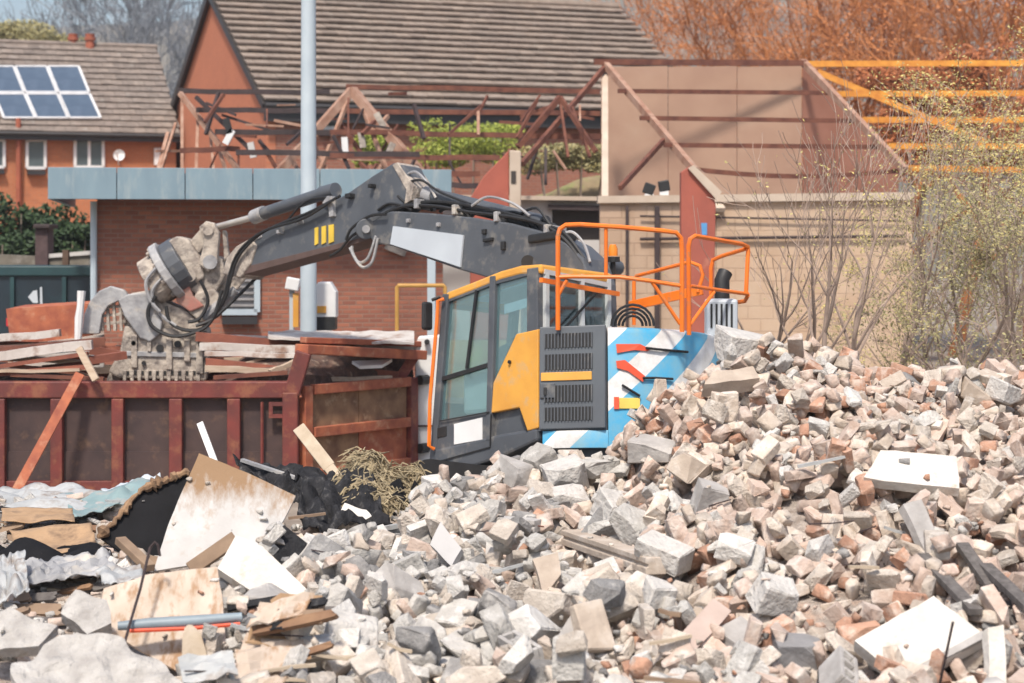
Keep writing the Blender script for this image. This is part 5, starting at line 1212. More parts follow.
for (px, py, dm, sd, m_, lab, cat, rot, ct) in [
    (523, 478, (.42, .36, .32), 501, M_conc, 'big grey boulder of concrete resting below the grille door', 'boulder', (20, 10, 30), 6),
    (566, 478, (.36, .32, .30), 502, M_cw, 'pale angular boulder just right of the big grey boulder', 'boulder', (10, -15, 10), 6),
    (618, 512, (.32, .27, .24), 503, M_cw, 'whitish squared block below the striped tail', 'block', (30, 10, 35), 2),
    (662, 552, (.36, .20, .18), 504, M_cw, 'pale oblong block beside the long grooved lintel', 'block', (15, 20, -25), 1),
    (556, 500, (.52, .22, .16), 505, M_cw, 'long pale block lying above the grooved lintel', 'block', (10, -6, 12), 2),
    (690, 470, (.26, .22, .2), 506, M_slabt, 'grey boulder half way up below the striped tail', 'boulder', (25, 20, 60), 5),
    (745, 350, (.50, .34, .30), 507, M_cw, 'bright pale boulder on the very top of the heap by the tail', 'boulder', (10, 8, 20), 5),
    (652, 452, (.36, .24, .22), 508, M_conc, 'large grey block against the lower edge of the striped tail', 'block', (12, 10, -20), 4),
    (710, 500, (.22, .18, .24), 509, M_conc, 'upright grey cube in the middle of the slope', 'block', (18, 12, 15), 2),
    (796, 652, (.30, .20, .17), 510, mat('dark_stone', (.27, .265, .265), (.20, .195, .195), 6, .9, .5, 24), 'dark grey stone left of the upright hollow block', 'stone', (15, 6, 10), 3),
    (736, 640, (.26, .20, .16), 511, M_conc, 'mid grey stone right of the pinkish slab', 'stone', (25, -10, 40), 3),
    (776, 596, (.26, .22, .20), 512, M_cw, 'pale cube-like block right of centre in the foreground', 'block', (28, 16, 20), 2),
    (658, 594, (.20, .17, .16), 513, M_cw, 'small bright white cube left of the pinkish slab', 'block', (20, 10, 28), 1),
    (590, 628, (.22, .34, .12), 514, M_slabt, 'beige half block right of the hollow block', 'block', (55, 0, 30), 2),
    (470, 575, (.26, .22, .18), 515, M_cw, 'pale rounded lump below the smooth grey slab', 'lump', (20, 20, 20), 7),
    (400, 590, (.34, .28, .26), 516, M_conc, 'grey lump low down left of centre', 'lump', (10, 30, 40), 6),
    (268, 612, (.40, .34, .28), 517, M_conc, 'crumbly grey boulder right of the white board', 'boulder', (30, 10, 70), 7),
    (350, 640, (.36, .30, .26), 518, M_cw, 'pale grey boulder in the lower left of the heap', 'boulder', (22, 14, 15), 6),
    (975, 395, (.30, .19, .15), 519, M_slabt, 'pale block tilted on the crest near the right edge', 'block', (15, 35, 10), 2),
    (1003, 392, (.24, .2, .18), 520, M_cw, 'grey block on the crest at the right edge', 'block', (15, 15, 40), 3)]:
    boulder('concrete_boulder' if cat in ('boulder', 'lump', 'stone') else 'concrete_block', px, py, dm, sd, m_, lab, cat, rot, ct)
slabq('concrete_slab', [(988, 628), (1004, 624), (1008, 690), (990, 692)], (.2, -.85, .5), .08, M_slabw, 'white upright slab piece at the lower right edge', 'slab', rough=.01)
def lintel(name, a, c, w, h, label, m_, groove=True):
    A = hit(*a); C = hit(*c); A -= ray(*a) * .05; C -= ray(*c) * .05; d = (C - A).normalized(); sd = d.cross(Z).normalized(); sd = sd if sd.y < 0 else -sd
    up_ = sd.cross(d); up_ = up_ if up_.z > 0 else -up_
    o = thing(name, label, 'lintel', (A + C) / 2 - Z * .05); mb = MB()
    prof = [(-w/2, -h/2), (w/2, -h/2), (w/2, -h*.1), (w*.36, -h*.02), (w*.36, h*.08), (w/2, h*.16), (w/2, h/2), (-w/2, h/2)] if groove else [(-w/2, -h/2), (w/2, -h/2), (w/2, h/2), (-w/2, h/2)]
    mb.prism([A + sd * x + up_ * z for x, z in prof], C - A); part('beam', mb, m_, o, bev=.006)
    stamp([A + sd*w/2 + up_*h/2, C + sd*w/2 + up_*h/2, C - sd*w/2 + up_*h/2, A - sd*w/2 + up_*h/2])
    for k in (.02, .96):
        mb = MB(); q = A.lerp(C, k); mb.tube([q, q + d * (-.06 if k < .5 else .09) ], .006, 5); part('rebar_end', mb, M_rust, o)
lintel('concrete_lintel', (570, 537), (656, 566), .15, .12, 'long grooved concrete lintel lying across the middle of the heap', M_slabt)
lintel('concrete_lintel', (438, 517), (538, 526), .14, .10, 'long pale concrete lintel lying below the excavator cab skirt', M_conc)
def hollow(label, a, c, wid, holes):
    """hollow concrete block: long axis a -> c on the picture, open cells towards the viewer"""
    A = hit(*a) - ray(*a) * .24; C = hit(*c) - ray(*c) * .24; d = (C - A); Lb = d.length; d = d.normalized(); L_ = .40
    mid = (A + C) / 2; A = mid - d * L_ / 2
    nrm_ = (Vector((.30, -.90, .30)) - d * d.dot(Vector((.30, -.90, .30)))).normalized(); sd = d.cross(nrm_)
    o = thing('hollow_block', label, 'concrete block', mid - nrm_ * .1, 'hollow blocks on the heap')
    def bx(x0, x1, y0, y1, nm):
        mb = MB(); mb.prism([A + d*x0 + sd*y0, A + d*x1 + sd*y0, A + d*x1 + sd*y1, A + d*x0 + sd*y1], nrm_ * -.2); part(nm, mb, M_conc, o, bev=.006)
    w2 = wid / 2; t_ = .03
    bx(0, L_, -w2, -w2 + t_, 'side_wall'); bx(0, L_, w2 - t_, w2, 'side_wall')
    for k in range(holes + 1):
        x = (L_ - t_) * k / holes; bx(x, x + t_, -w2 + t_ + .001, w2 - t_ - .001, 'web')
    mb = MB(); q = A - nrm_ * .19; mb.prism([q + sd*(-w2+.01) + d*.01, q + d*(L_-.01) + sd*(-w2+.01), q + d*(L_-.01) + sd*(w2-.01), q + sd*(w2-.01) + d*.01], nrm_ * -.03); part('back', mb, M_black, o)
    stamp([A - sd*w2, A + d*L_ - sd*w2, A + d*L_ + sd*w2, A + sd*w2])
hollow('hollow concrete block with three open cells in the lower middle of the heap', (494, 625), (546, 658), .13, 3)
hollow('hollow concrete block standing on end beside the large cream slab', (848, 642), (852, 692), .14, 3)
hollow('hollow concrete block broken off left of the grey lump, half buried', (478, 596), (500, 612), .14, 3) if False else None
M_dwood = mat('dark_weathered_plank', (.16, .145, .135), (.08, .07, .065), 4, .9, .3, 30, stretch=(6, 6, 1))
for i, (a, c) in enumerate([((922, 556), (976, 612)), ((962, 545), (1030, 642)), ((985, 566), (1030, 608))]):
    A = hit(*a) - ray(*a) * .08; C = hit(*c) - ray(*c) * .08; mb = MB(); mb.beam(A, C, .09, .045)
    solo('plank', mb, M_dwood, ['dark grey plank sliding down right of the grey slab', 'longest dark plank running to the right edge of the heap', 'shortest dark plank at the right edge of the heap'][i], 'plank', bev=.004)
A = hit(940, 683) - ray(940, 683) * .15; mb = MB(); mb.tube([A - Z * .2, A, P(953, 622, A.y - .15)], .008, 6); solo('rebar', mb, M_rustk, 'thin dark rod standing in front of the large cream slab', 'rod')
refresh_normals()
scatter(600, 'mid'); scatter(330, 'big'); scatter(450, 'fine'); refresh_normals()

# ---- left-hand debris
M_pb = mat('stained_plasterboard', (.56, .545, .525), (.45, .435, .415), 4, .9, .2, 20, spots=(.40, .31, .23), spot_amt=.38, spot_scale=5)
M_ply = mat('water_stained_board', (.60, .51, .43), (.46, .37, .29), 3.5, .9, .2, 20, spots=(.34, .21, .12), spot_amt=.47, spot_scale=5, stretch=(2, 1, .8))
M_wood = mat('brown_timber', (.30, .21, .14), (.20, .135, .09), 5, .9, .2, 30)
M_pale = mat('raw_timber', (.54, .45, .34), (.40, .32, .23), 6, .9, .2, 30)
M_tarp = mat('black_sheeting', (.008, .008, .009), (.014, .014, .016), 3, .8, .3, 12, spec=.12)
M_fab = mat('dark_grey_fabric', (.035, .035, .038), (.015, .015, .017), 9, .85, .7, 22, spots=(.13, .125, .12), spot_amt=.38, spot_scale=9, spec=.2, bdist=.04)
M_foam = mat('brown_foam', (.32, .20, .115), (.18, .11, .065), 9, .95, .6, 30)
M_card = mat('tan_cardboard', (.44, .29, .17), (.32, .20, .11), 4, .85, .4, 14, spots=(.20, .13, .08), spot_amt=.42, spot_scale=4)
M_plast = mat('dusty_white_plastic', (.48, .49, .485), (.32, .33, .33), 4, .55, .5, 14, spots=(.26, .22, .19), spot_amt=.43, spot_scale=5)
M_tealp = mat('pale_teal_plastic', (.26, .36, .36), (.19, .27, .275), 4, .5, .4, 12, spots=(.36, .34, .31), spot_amt=.42, spot_scale=5)
M_rough = mat('rough_plaster', (.50, .48, .45), (.33, .31, .29), 7, .95, 1.0, 16, spots=(.36, .31, .26), spot_amt=.36, spot_scale=3, bdist=.04)
def edge_stain(m, col, z0, z1):
    """ragged stain that creeps down from the board's upper edge (object height)"""
    nt = m.node_tree; N = nt.nodes; L = nt.links; b = N['Principled BSDF']; src = b.inputs['Base Color'].links[0].from_socket
    tc = N.new('ShaderNodeTexCoord'); sp = N.new('ShaderNodeSeparateXYZ'); L.new(tc.outputs['Object'], sp.inputs[0])
    ns = N.new('ShaderNodeTexNoise'); ns.inputs['Scale'].default_value = 6; ns.inputs['Detail'].default_value = 9; ns.inputs['Roughness'].default_value = .7
    mp = N.new('ShaderNodeMapping'); mp.inputs['Scale'].default_value = (1.6, 1, .5); L.new(tc.outputs['Object'], mp.inputs[0]); L.new(mp.outputs[0], ns.inputs['Vector'])
    ma = N.new('ShaderNodeMath'); ma.operation = 'MULTIPLY_ADD'; ma.inputs[1].default_value = .75; L.new(ns.outputs[0], ma.inputs[0]); L.new(sp.outputs[2], ma.inputs[2])
    mr = N.new('ShaderNodeMapRange'); mr.inputs[1].default_value = z0 + .37; mr.inputs[2].default_value = z1 + .37; L.new(ma.outputs[0], mr.inputs[0])
    mx = N.new('ShaderNodeMix'); mx.data_type = 'RGBA'; L.new(mr.outputs[0], mx.inputs[0]); L.new(src, mx.inputs[6]); mx.inputs[7].default_value = (*col, 1); L.new(mx.outputs[2], b.inputs['Base Color'])
edge_stain(M_pb, (.27, .17, .095), .42, .66)
def qd(name, quad, Y, n, th_, m_, label, cat, **k): return slabq(name, quad, n, th_, m_, label, cat, Y=Y, **k)
o, tq, n_ = qd('black_sheet', [(190, 472), (142, 490), (100, 538), (126, 556), (152, 562), (190, 520)], 17.0, (.1, -.8, .6), .03, M_tarp, 'black sheet with a torn brown foam edge behind the stained board', 'sheet')
mb = MB(); npt = 40; pth = []; rds = []
for k in range(npt):
    f = k / (npt - 1) * 2; q = tq[0].lerp(tq[1], f) if f < 1 else tq[1].lerp(tq[2], f - 1)
    nz = mnoise.noise(Vector((k * .45, 3.3, 0))); pth.append(q + n_ * .02 + Vector((.03 * nz, -.02, .03 * mnoise.noise(Vector((k * .8, 1, 7)))))); rds.append(.012 + .085 * abs(mnoise.noise(Vector((k * .37, 0, 5)))) + .012 * rr_.random())
mb.tube(pth, rds, 7); part('foam_edge', mb, M_foam, o)
qd('plaster_board', [(199, 453), (248, 473), (296, 496), (280, 526), (264, 551), (206, 562), (153, 571), (170, 520)], 16.0, (.12, -.82, .56), .03, M_pb, 'large stained plaster board leaning with brown marks along its top', 'board', rough=.006, sub=6)
qd('dark_board', [(266, 552), (284, 524), (308, 543), (292, 572)], 16.1, (.3, -.8, .5), .03, M_fab, 'dark board fragment behind the right corner of the stained board', 'board')
qd('white_board', [(217, 568), (236, 535), (262, 546), (308, 590), (300, 604), (286, 613)], 14.9, (.05, -.78, .62), .11, M_slabw, 'thick white board with a rounded corner below the stained board', 'board', rough=.008)
mb = MB(); mb.beam(P(190, 570, 15.0), P(236, 538, 15.1), .11, .06, Vector((0, -1, .4))); solo('timber_offcut', mb, M_wood, 'brown timber offcut lying across the foot of the stained board', 'timber', bev=.006)
mb = MB(); mb.beam(P(120, 540, 16.0), P(150, 568, 15.6), .09, .06); solo('timber_offcut', mb, M_wood, 'brown timber offcut poking out from under the black sheet', 'timber', bev=.006)
qd('stained_panel', [(104, 588), (150, 574), (217, 567), (222, 600), (226, 641), (206, 660), (182, 674), (140, 650), (96, 622)], 13.6, (-.05, -.74, .67), .025, M_ply, 'pale water-stained panel lying in front behind the grey pipe', 'panel', rough=.006, sub=5)
mb = MB(); mb.tube([P(118, 626, 13.0), P(150, 624, 13.02), P(200, 621, 13.05), P(242, 617, 13.1)], [.028, .04, .04, .03], 10); solo('grey_pipe', mb, mat('blue_grey_pipe', (.26, .32, .36), None, 4, .5, .05), 'blue-grey plastic pipe lying across the stained panel', 'pipe', smooth=True)
mb = MB(); mb.tube([P(130, 631, 12.98), P(190, 628.5, 13.0), P(240, 624, 13.05)], .014, 6); solo('red_conduit', mb, M_redor, 'thin red conduit lying under the blue-grey pipe', 'conduit', smooth=True)
mb = MB(); mb.tube([P(189, 628, 12.9), P(193, 640, 12.8), P(196, 660, 12.6), P(202, 684, 12.4)], [.03, .07, .09, .08], 6); solo('splintered_timber', mb, M_pale, 'splintered yellow timber stump at the bottom of the stained panel', 'timber')
mb = MB(); mb.tube([P(160, 556, 13.3), P(158, 545, 13.3), P(155, 542, 13.3), P(150, 548, 13.3), P(140, 590, 13.1), P(131, 620, 12.95), P(124, 645, 12.8), P(130, 652, 12.7)], .010, 6); solo('bent_rebar', mb, M_rustk, 'bent hooked steel rod standing before the stained panel', 'rod', smooth=True)
qd('plaster_slab', [(14, 668), (46, 640), (78, 627), (124, 640), (160, 662), (196, 694), (150, 720), (20, 720)], 12.0, (.05, -.6, .8), .12, M_rough, 'large rough grey-white plaster slab at the lower left corner', 'slab', rough=.055, sub=12)
qd('plaster_lump', [(60, 612), (76, 592), (106, 597), (112, 622), (90, 634)], 13.0, (0, -.7, .7), .12, M_rough, 'crumbly white plaster lump left of the stained panel', 'lump', rough=.025)
qd('plaster_lump', [(-14, 622), (10, 608), (58, 626), (40, 646), (-14, 650)], 12.8, (0, -.6, .8), .08, M_rough, 'flat white plaster piece at the left edge of the foreground', 'lump', rough=.02)
# crumpled sheets
def crumple(name, quad, m_, label, cat, n=14, amp=.06, seed=0, freq=5., th_=.008, group=None):
    """quad: four (px, py, depth) corners; a creased sheet spanning them"""
    A, B, C_, D_ = [P(*q) for q in quad]; sd = seed * 7.3; n = max(n, 22); freq = freq * .62; amp = amp * .8
    def fn(u, v):
        p = A.lerp(B, u).lerp(D_.lerp(C_, u), v)
        q = Vector((u * freq, v * freq, sd)); f = abs(mnoise.noise(q)) * 1.6 - .4 + .5 * mnoise.noise(q * 2.3)
        return p + Vector((.4 * mnoise.noise(q + Vector((5, 0, 0))), .5 * mnoise.noise(q + Vector((0, 5, 0))), f)) * amp
    mb = MB(); mb.grid(fn, n, n); o = solo(name, mb, m_, label, cat, group, smooth=True)
    s_ = o.modifiers.new('solid', 'SOLIDIFY'); s_.thickness = th_
    return o
crumple('plastic_sheet', [(-30, 488, 19), (80, 484, 19), (130, 505, 18), (-30, 512, 17.8)], M_plast, 'crumpled dusty white plastic sheet in front of the skip at far left', 'sheet', seed=1, amp=.10)
crumple('plastic_sheet', [(60, 500, 18.6), (150, 478, 19), (152, 492, 18.2), (75, 517, 17.4)], M_tealp, 'crumpled pale teal plastic sheet left of the black sheet', 'sheet', seed=2, amp=.08)
crumple('plastic_sheet', [(100, 490, 19.2), (160, 474, 19.3), (165, 486, 18.9), (118, 498, 18.6)], M_lgrey, 'crumpled grey plastic sheet up against the skip ribs', 'sheet', seed=3, amp=.10)
crumple('cardboard_sheet', [(10, 526, 17.0), (92, 524, 17.0), (98, 556, 16.2), (14, 552, 16.3)], M_card, 'curled tan cardboard sheet in the left debris', 'cardboard', seed=4, amp=.10, freq=2.5)
crumple('cardboard_sheet', [(2, 506, 17.8), (72, 506, 17.8), (75, 518, 17.2), (2, 520, 17.2)], M_card, 'narrow tan cardboard strip under the white plastic sheet', 'cardboard', seed=14, amp=.06, freq=2.5)
crumple('black_liner', [(-20, 545, 16.4), (105, 548, 16.4), (120, 578, 15.4), (-20, 575, 15.4)], M_tarp, 'creased black liner under the tan cardboard', 'liner', seed=5, amp=.12)
crumple('foil_sheet', [(22, 560, 15.6), (110, 552, 15.8), (122, 572, 15.2), (30, 580, 15.0)], M_worng, 'crumpled silvery grey foil sheet in the left debris', 'sheet', seed=6, amp=.10, freq=8)
crumple('paper_sheet', [(0, 556, 15.2), (24, 548, 15.3), (30, 590, 14.4), (-4, 600, 14.2)], M_plast, 'torn white paper sheet at the left edge', 'paper', seed=7, amp=.08)
crumple('plastic_sheet', [(96, 572, 15.0), (140, 566, 15.1), (146, 580, 14.7), (104, 584, 14.6)], M_plast, 'small crumpled white plastic scrap left of the stained panel', 'sheet', seed=8, amp=.05)
crumple('dark_fabric', [(296, 470, 19.4), (372, 470, 19.4), (392, 530, 17.8), (300, 525, 17.8)], M_fab, 'heap of dark grey torn fabric right of the stained board', 'fabric', n=26, seed=9, amp=.22, freq=7)
crumple('black_bag', [(385, 482, 19.2), (425, 486, 19.2), (430, 516, 18.4), (392, 512, 18.4)], M_tarp, 'shiny black plastic bag below the white upright panel', 'bag', n=20, seed=10, amp=.16, freq=5)
crumple('dark_fabric', [(232, 462, 20.5), (300, 468, 20.3), (306, 500, 19.0), (262, 496, 19.0)], M_fab, 'dark torn felt behind the top of the stained board', 'fabric', n=20, seed=12, amp=.15, freq=7)
qd('plaster_lump', [(335, 520), (345, 504), (366, 508), (372, 516), (352, 526)], 18.0, (0, -.7, .7), .1, M_slabw, 'pinkish white plaster lump on the dark fabric heap', 'lump', rough=.02)
# straw-like insulation
rg = random.Random(5); mb = MB()
def insfn(u, v):
    p = P(338 + 86 * u, 474 + 44 * v - 16 * math.sin(math.pi * min(1, u * 1.3 + .1)) * (1 - v), 19.6 - 1.2 * v); return p + Z * (.22 * mnoise.noise(Vector((u * 4, v * 4, 2)))) - Z * (.3 if v == 1 else 0)
mb.grid(insfn, 18, 10)
m_straw = mat('straw_insulation', (.42, .35, .22), (.24, .19, .12), 9, .95, .6, 25, rnd='island')
for _ in range(1500):
    u, v = rg.random(), rg.random(); q = insfn(u, v * .95) + Z * .015; d = Vector((rg.uniform(-1, 1), rg.uniform(-1, .3), rg.uniform(-.75, .12))).normalized() * rg.uniform(.06, .20)
    mb.tube([q, q + d * .5 + Z * rg.uniform(0, .05), q + d], [.007, .008, .004], 3)
solo('insulation_heap', mb, m_straw, 'straw-coloured shredded insulation piled in front of the skip door', 'insulation', kind='stuff', fix=False)
mb = MB(); mb.beam(P(299, 428, 19.9), P(330, 468, 19.5), .13, .06, Vector((0, -1, .3))); mb.beam(P(329, 467, 19.52), P(384, 541, 18.4), .11, .055, Vector((0, -1, .3))); solo('splintered_plank', mb, M_pale, 'pale splintered plank leaning up against the skip corner', 'plank', bev=.008)
mb = MB(); mb.beam(P(242, 460, 20.2), P(296, 478, 19.8), .05, .03); solo('grey_lath', mb, M_worng, 'thin grey lath lying behind the top of the stained board', 'lath')
# dark open tray
tr = thing('dark_tray', 'dark open steel tray with a pale rim below the fabric heap', 'tray', P(360, 575, 16.4))
for nm, q, m_, th_ in [('rear_side', [(304, 545, 17.0), (396, 527, 17.4), (424, 540, 17.0), (350, 566, 16.4)], M_fab, .03), ('front_side', [(296, 572, 16.3), (306, 546, 16.9), (350, 562, 16.4), (345, 596, 15.9), (318, 596, 15.9)], M_tarp, .04), ('inner_panel', [(352, 546, 16.85), (378, 540, 17.0), (386, 548, 16.8), (360, 554, 16.6)], mat('dark_blue_lining', (.05, .10, .16), None, 3, .5, .1), .02)]:
    mb = MB(); mb.prism([P(*a) - ray(a[0], a[1]) * (.06 if nm == 'inner_panel' else 0) for a in q], Vector((0, .2 * th_, -th_))); part(nm, mb, m_, tr)
mb = MB(); mb.beam(P(303, 544, 16.95), P(397, 526, 17.35), .04, .04); part('rim', mb, M_plast, tr)
mb = MB(); mb.beam(P(310, 538, 16.9), P(362, 560, 16.35), .035, .03); part('rim', mb, M_card, tr)
refresh_normals()
# sticks and scraps strewn over the left side
sw = [('timber_splinter', 'pale timber splinter', M_pale, 'timber'), ('brown_stick', 'brown timber stick', M_wood, 'timber'), ('steel_rod', 'dark thin steel rod', M_rustk, 'rod'), ('white_strip', 'off-white trim strip', M_plast, 'strip')]
for k in range(120):
    if k < 100: px, py = rr_.uniform(-20, 330), rr_.uniform(500, 690)
    else: px, py = rr_.uniform(330, 1010), rr_.uniform(430, 690)
    q = hit(px, py); nm, lab, m_, cat = sw[k % 4]
    if FORB[min(ny - 1, int((q.y - GY0) / CELL)), int((q.x - GX0) / CELL)] or (k % 4 == 3 and k % 3 == 0): continue
    if q.y > (19.4 if px < 330 else 17): continue
    L_ = rr_.uniform(.10, .42); a = rr_.uniform(-.6, .6) + (math.pi if rr_.random() < .5 else 0); d = Vector((math.cos(a), .7 * math.sin(a), rr_.uniform(-.12, .3))).normalized(); w = {0: .035, 1: .045, 2: .014, 3: .04}[k % 4]
    mb = MB(); q = q - ray(px, py) * .05
    mb.beam(q - d * L_ / 2, q, w, w * .55); mb.beam(q, q + d * L_ / 2 + Z * rr_.uniform(-.02, .03), w * .9, w * .5)
    where = ('in the lower left debris' if px < 170 and py > 590 else 'among the sheets at the left' if px < 170 else 'near the stained and white boards' if px < 335 else 'stuck in the main rubble heap')
    solo(nm, mb, m_, f'{lab} {where}', cat, 'splinters and rods strewn in the rubble')
sc_m = [M_plast, M_fab, M_card, M_rough, M_ply, M_wood]
sc_n = ['white plastic', 'dark felt', 'tan card', 'grey plaster', 'stained board', 'brown bark']
for k in range(44):
    px, py = rr_.uniform(-20, 300), rr_.uniform(505, 690); q = hit(px, py)
    if FORB[min(ny - 1, int((q.y - GY0) / CELL)), int((q.x - GX0) / CELL)]: continue
    if q.y > 19.4: continue
    s = rr_.uniform(.06, .2); ii = k % 6; sd = rr_.random() * 50; q = q - ray(px, py) * .06; ax = Vector((1, rr_.uniform(-.5, .5), rr_.uniform(-.3, .3))).normalized(); ay = Vector((rr_.uniform(-.4, .4), .8, .5)).normalized()
    mb = MB(); mb.grid(lambda u, v: q + ax * (u - .5) * s * 2 + ay * (v - .5) * s * 1.3 + Vector((0, -.3, 1)) * .05 * mnoise.noise(Vector((u * 3, v * 3, sd))), 5, 5)
    where = 'in the lower left debris' if py > 590 else 'among the sheets at the left'
    o = solo('scrap_sheet', mb, sc_m[ii], f'small torn {sc_n[ii]} scrap {where}', 'scrap', 'torn scraps in the left debris')
    s_ = o.modifiers.new('solid', 'SOLIDIFY'); s_.thickness = .012
# dark splintered boards jumbled through the left side
rgd = random.Random(31)
for k in range(34):
    px, py = rgd.uniform(-15, 165), rgd.uniform(500, 625)
    if k > 25: px, py = rgd.uniform(240, 330), rgd.uniform(560, 650)
    q = hit(px, py)
    if q.y > 19 or FORB[min(ny - 1, int((q.y - GY0) / CELL)), int((q.x - GX0) / CELL)]: continue
    L_ = rgd.uniform(.22, .6); w = rgd.uniform(.04, .13); a = rgd.uniform(-.7, .7); d = Vector((math.cos(a), .6 * math.sin(a), rgd.uniform(-.25, .35))).normalized(); n = (Vector((rgd.uniform(-.3, .3), -.6, .8)) - d * d.dot(Vector((0, -.6, .8)))).normalized(); sd_ = d.cross(n)
    q = q - ray(px, py) * .10; top_ = []
    for f in (-1, -.5, .1, .6, 1): top_.append(q + d * L_ * .5 * f + sd_ * w * .5 * rgd.uniform(.75, 1.05))
    for f in (1.08, .93, 1.02): top_.append(q + d * L_ * .5 * f + sd_ * w * rgd.uniform(-.2, .25))
    for f in (.95, .3, -.4, -1): top_.append(q + d * L_ * .5 * f - sd_ * w * .5 * rgd.uniform(.75, 1.05))
    mb = MB(); mb.prism(top_, n * -rgd.uniform(.015, .035)); ii = k % 4
    solo('splintered_board', mb, (M_dwood, M_wood, M_fab, M_dirtp)[ii], ('dark grey', 'brown', 'black', 'dirty brown')[ii] + ' splintered board ' + ('right of the white board' if k > 25 else 'jumbled among the sheets at the left'), 'board', 'splintered boards in the left debris')
# a thin sprinkling of lumps among the debris
for k in range(800):
    x, y = rr_.uniform(-6.0, -1.2), rr_.uniform(10.6, 18.6)
    if rr_.random() < .35: kind, pr, sc = 'brick', rr_.choice(BR), rr_.uniform(.6, 1)
    else: kind, pr, sc = 'lump', rr_.choice(LU), rr_.uniform(.14, .45)
    r = settle(pr, sc, x, y, .4, 55)
    if r: PIECES.append((kind, pr, r[0], (rr_.choice((0, 2)) if kind == 'brick' else rr_.choice((0, 0, 3, 1))), max(pr['dims']) * sc, r[1]))

# ---- turn the settled pieces into objects: the largest in view one by one, the rest joined
C_LU = [('grey', (.49, .475, .445), (.37, .355, .33), (.60, .585, .555)), ('beige', (.545, .49, .425), (.42, .365, .31), (.64, .59, .53)), ('dark grey', (.27, .265, .26), (.19, .185, .18), (.41, .395, .375)), ('whitish', (.63, .61, .575), (.49, .47, .44), (.70, .68, .65))]
C_BR = [('dusty pink', (.53, .425, .36), (.42, .315, .255), (.62, .55, .49)), ('orange-red', (.47, .28, .195), (.36, .195, .13), (.57, .46, .385)), ('pale tan', (.58, .50, .42), (.46, .385, .315), (.66, .605, .54))]
def rub_mats(flag):
    st = [(0, (.80, .79, .78)), (.5, (1, 1, 1)), (1, (1.12, 1.10, 1.08))]
    lu = [mat(f'{c[0]} concrete {flag}'.replace(' ', '_'), c[1], c[2], 9, .95, .7, 28, spots=c[3], spot_amt=.42, spot_scale=6, rnd=flag, rnd_stops=st, bdist=.03) for c in C_LU]
    br = [mat(f'{c[0]} brick {flag}'.replace(' ', '_'), c[1], c[2], 10, .95, .7, 34, spots=c[3], spot_amt=.45, spot_scale=8, rnd=flag, rnd_stops=st, bdist=.02) for c in C_BR]
    return lu, br
LU_O, BR_O = rub_mats('object'); LU_I, BR_I = rub_mats('island')
def project(p): return 512 + p.x / p.y * F, HY + (H - p.z) / p.y * F
cand = []
for n_i, (kind, pr, M, ci, size, ztop) in enumerate(PIECES):
    c = M.translation; px, py = project(c); i, j = int((c.x - GX0) / CELL), int((c.y - GY0) / CELL)
    inview = -10 < px < 1034 and py < 695; buried = float(np.median(HF[max(0, j-2):j+3, max(0, i-2):i+3])) - ztop
    front = hit(px, py - 1).y
    vis = inview and buried < .05 and abs(front - c.y) < .5
    cand.append((size / c.y if vis else 0, n_i))
def joinmesh(name, lst, mats_, label, cat):
    Vs, Ts, Ms = [], [], []; o = 0
    for kind, pr, M, ci in lst:
        m4 = np.array(M); Vs.append(pr['V'] @ m4[:3, :3].T + m4[:3, 3]); Ts.append(pr['T'] + o); Ms.append(np.full(len(pr['T']), ci)); o += len(pr['V'])
    V = np.concatenate(Vs); T = np.concatenate(Ts); Mi = np.concatenate(Ms)
    me = bpy.data.meshes.new(name); me.vertices.add(len(V)); me.vertices.foreach_set('co', V.astype(np.float32).ravel())
    me.loops.add(len(T) * 3); me.loops.foreach_set('vertex_index', T.astype(np.int32).ravel())
    me.polygons.add(len(T)); me.polygons.foreach_set('loop_start', np.arange(0, len(T) * 3, 3, dtype=np.int32)); me.polygons.foreach_set('loop_total', np.full(len(T), 3, dtype=np.int32))
    for m_ in mats_: me.materials.append(m_)
    me.polygons.foreach_set('material_index', Mi.astype(np.int32)); me.update(); me.validate()
    ob = bpy.data.objects.new(name, me); COL.objects.link(ob); set_props(ob, label, cat, None, 'stuff')
single = set()
for kd in (('lump',), ('brick',), ('block',)):
    ls = sorted([c for c in cand if PIECES[c[1]][0] in kd and c[0] > 0], reverse=True)[:290]
    single |= {c[1] for c in ls}
mcache = {}
def with_mat(pr, kd, ci):
    key = (id(pr), kd, ci)
    if key not in mcache:
        me = pr['me'].copy(); me.materials.clear(); me.materials.append((BR_O if kd == 'brick' else LU_O)[ci]); mcache[key] = me
    return mcache[key]
NOUN = {'lump': ('concrete_lump', 'concrete lump', 'rubble'), 'brick': ('broken_brick', 'broken brick', 'brick'), 'block': ('broken_block', 'broken block', 'block')}
def where_of(px, py):
    hz = ('left of the heap foot' if px < 330 else 'below the dark tray' if px < 430 else 'below the cab' if px < 545 else 'below the grille door' if px < 625 else 'below the striped tail' if px < 720
          else 'below the bare saplings' if px < 850 else 'around the white slabs' if px < 950 else 'near the right edge')
    vt = 'on the crest' if py < 395 else 'high up' if py < 455 else 'halfway down' if py < 535 else 'low down' if py < 615 else 'in front'
    return vt + ' ' + hz
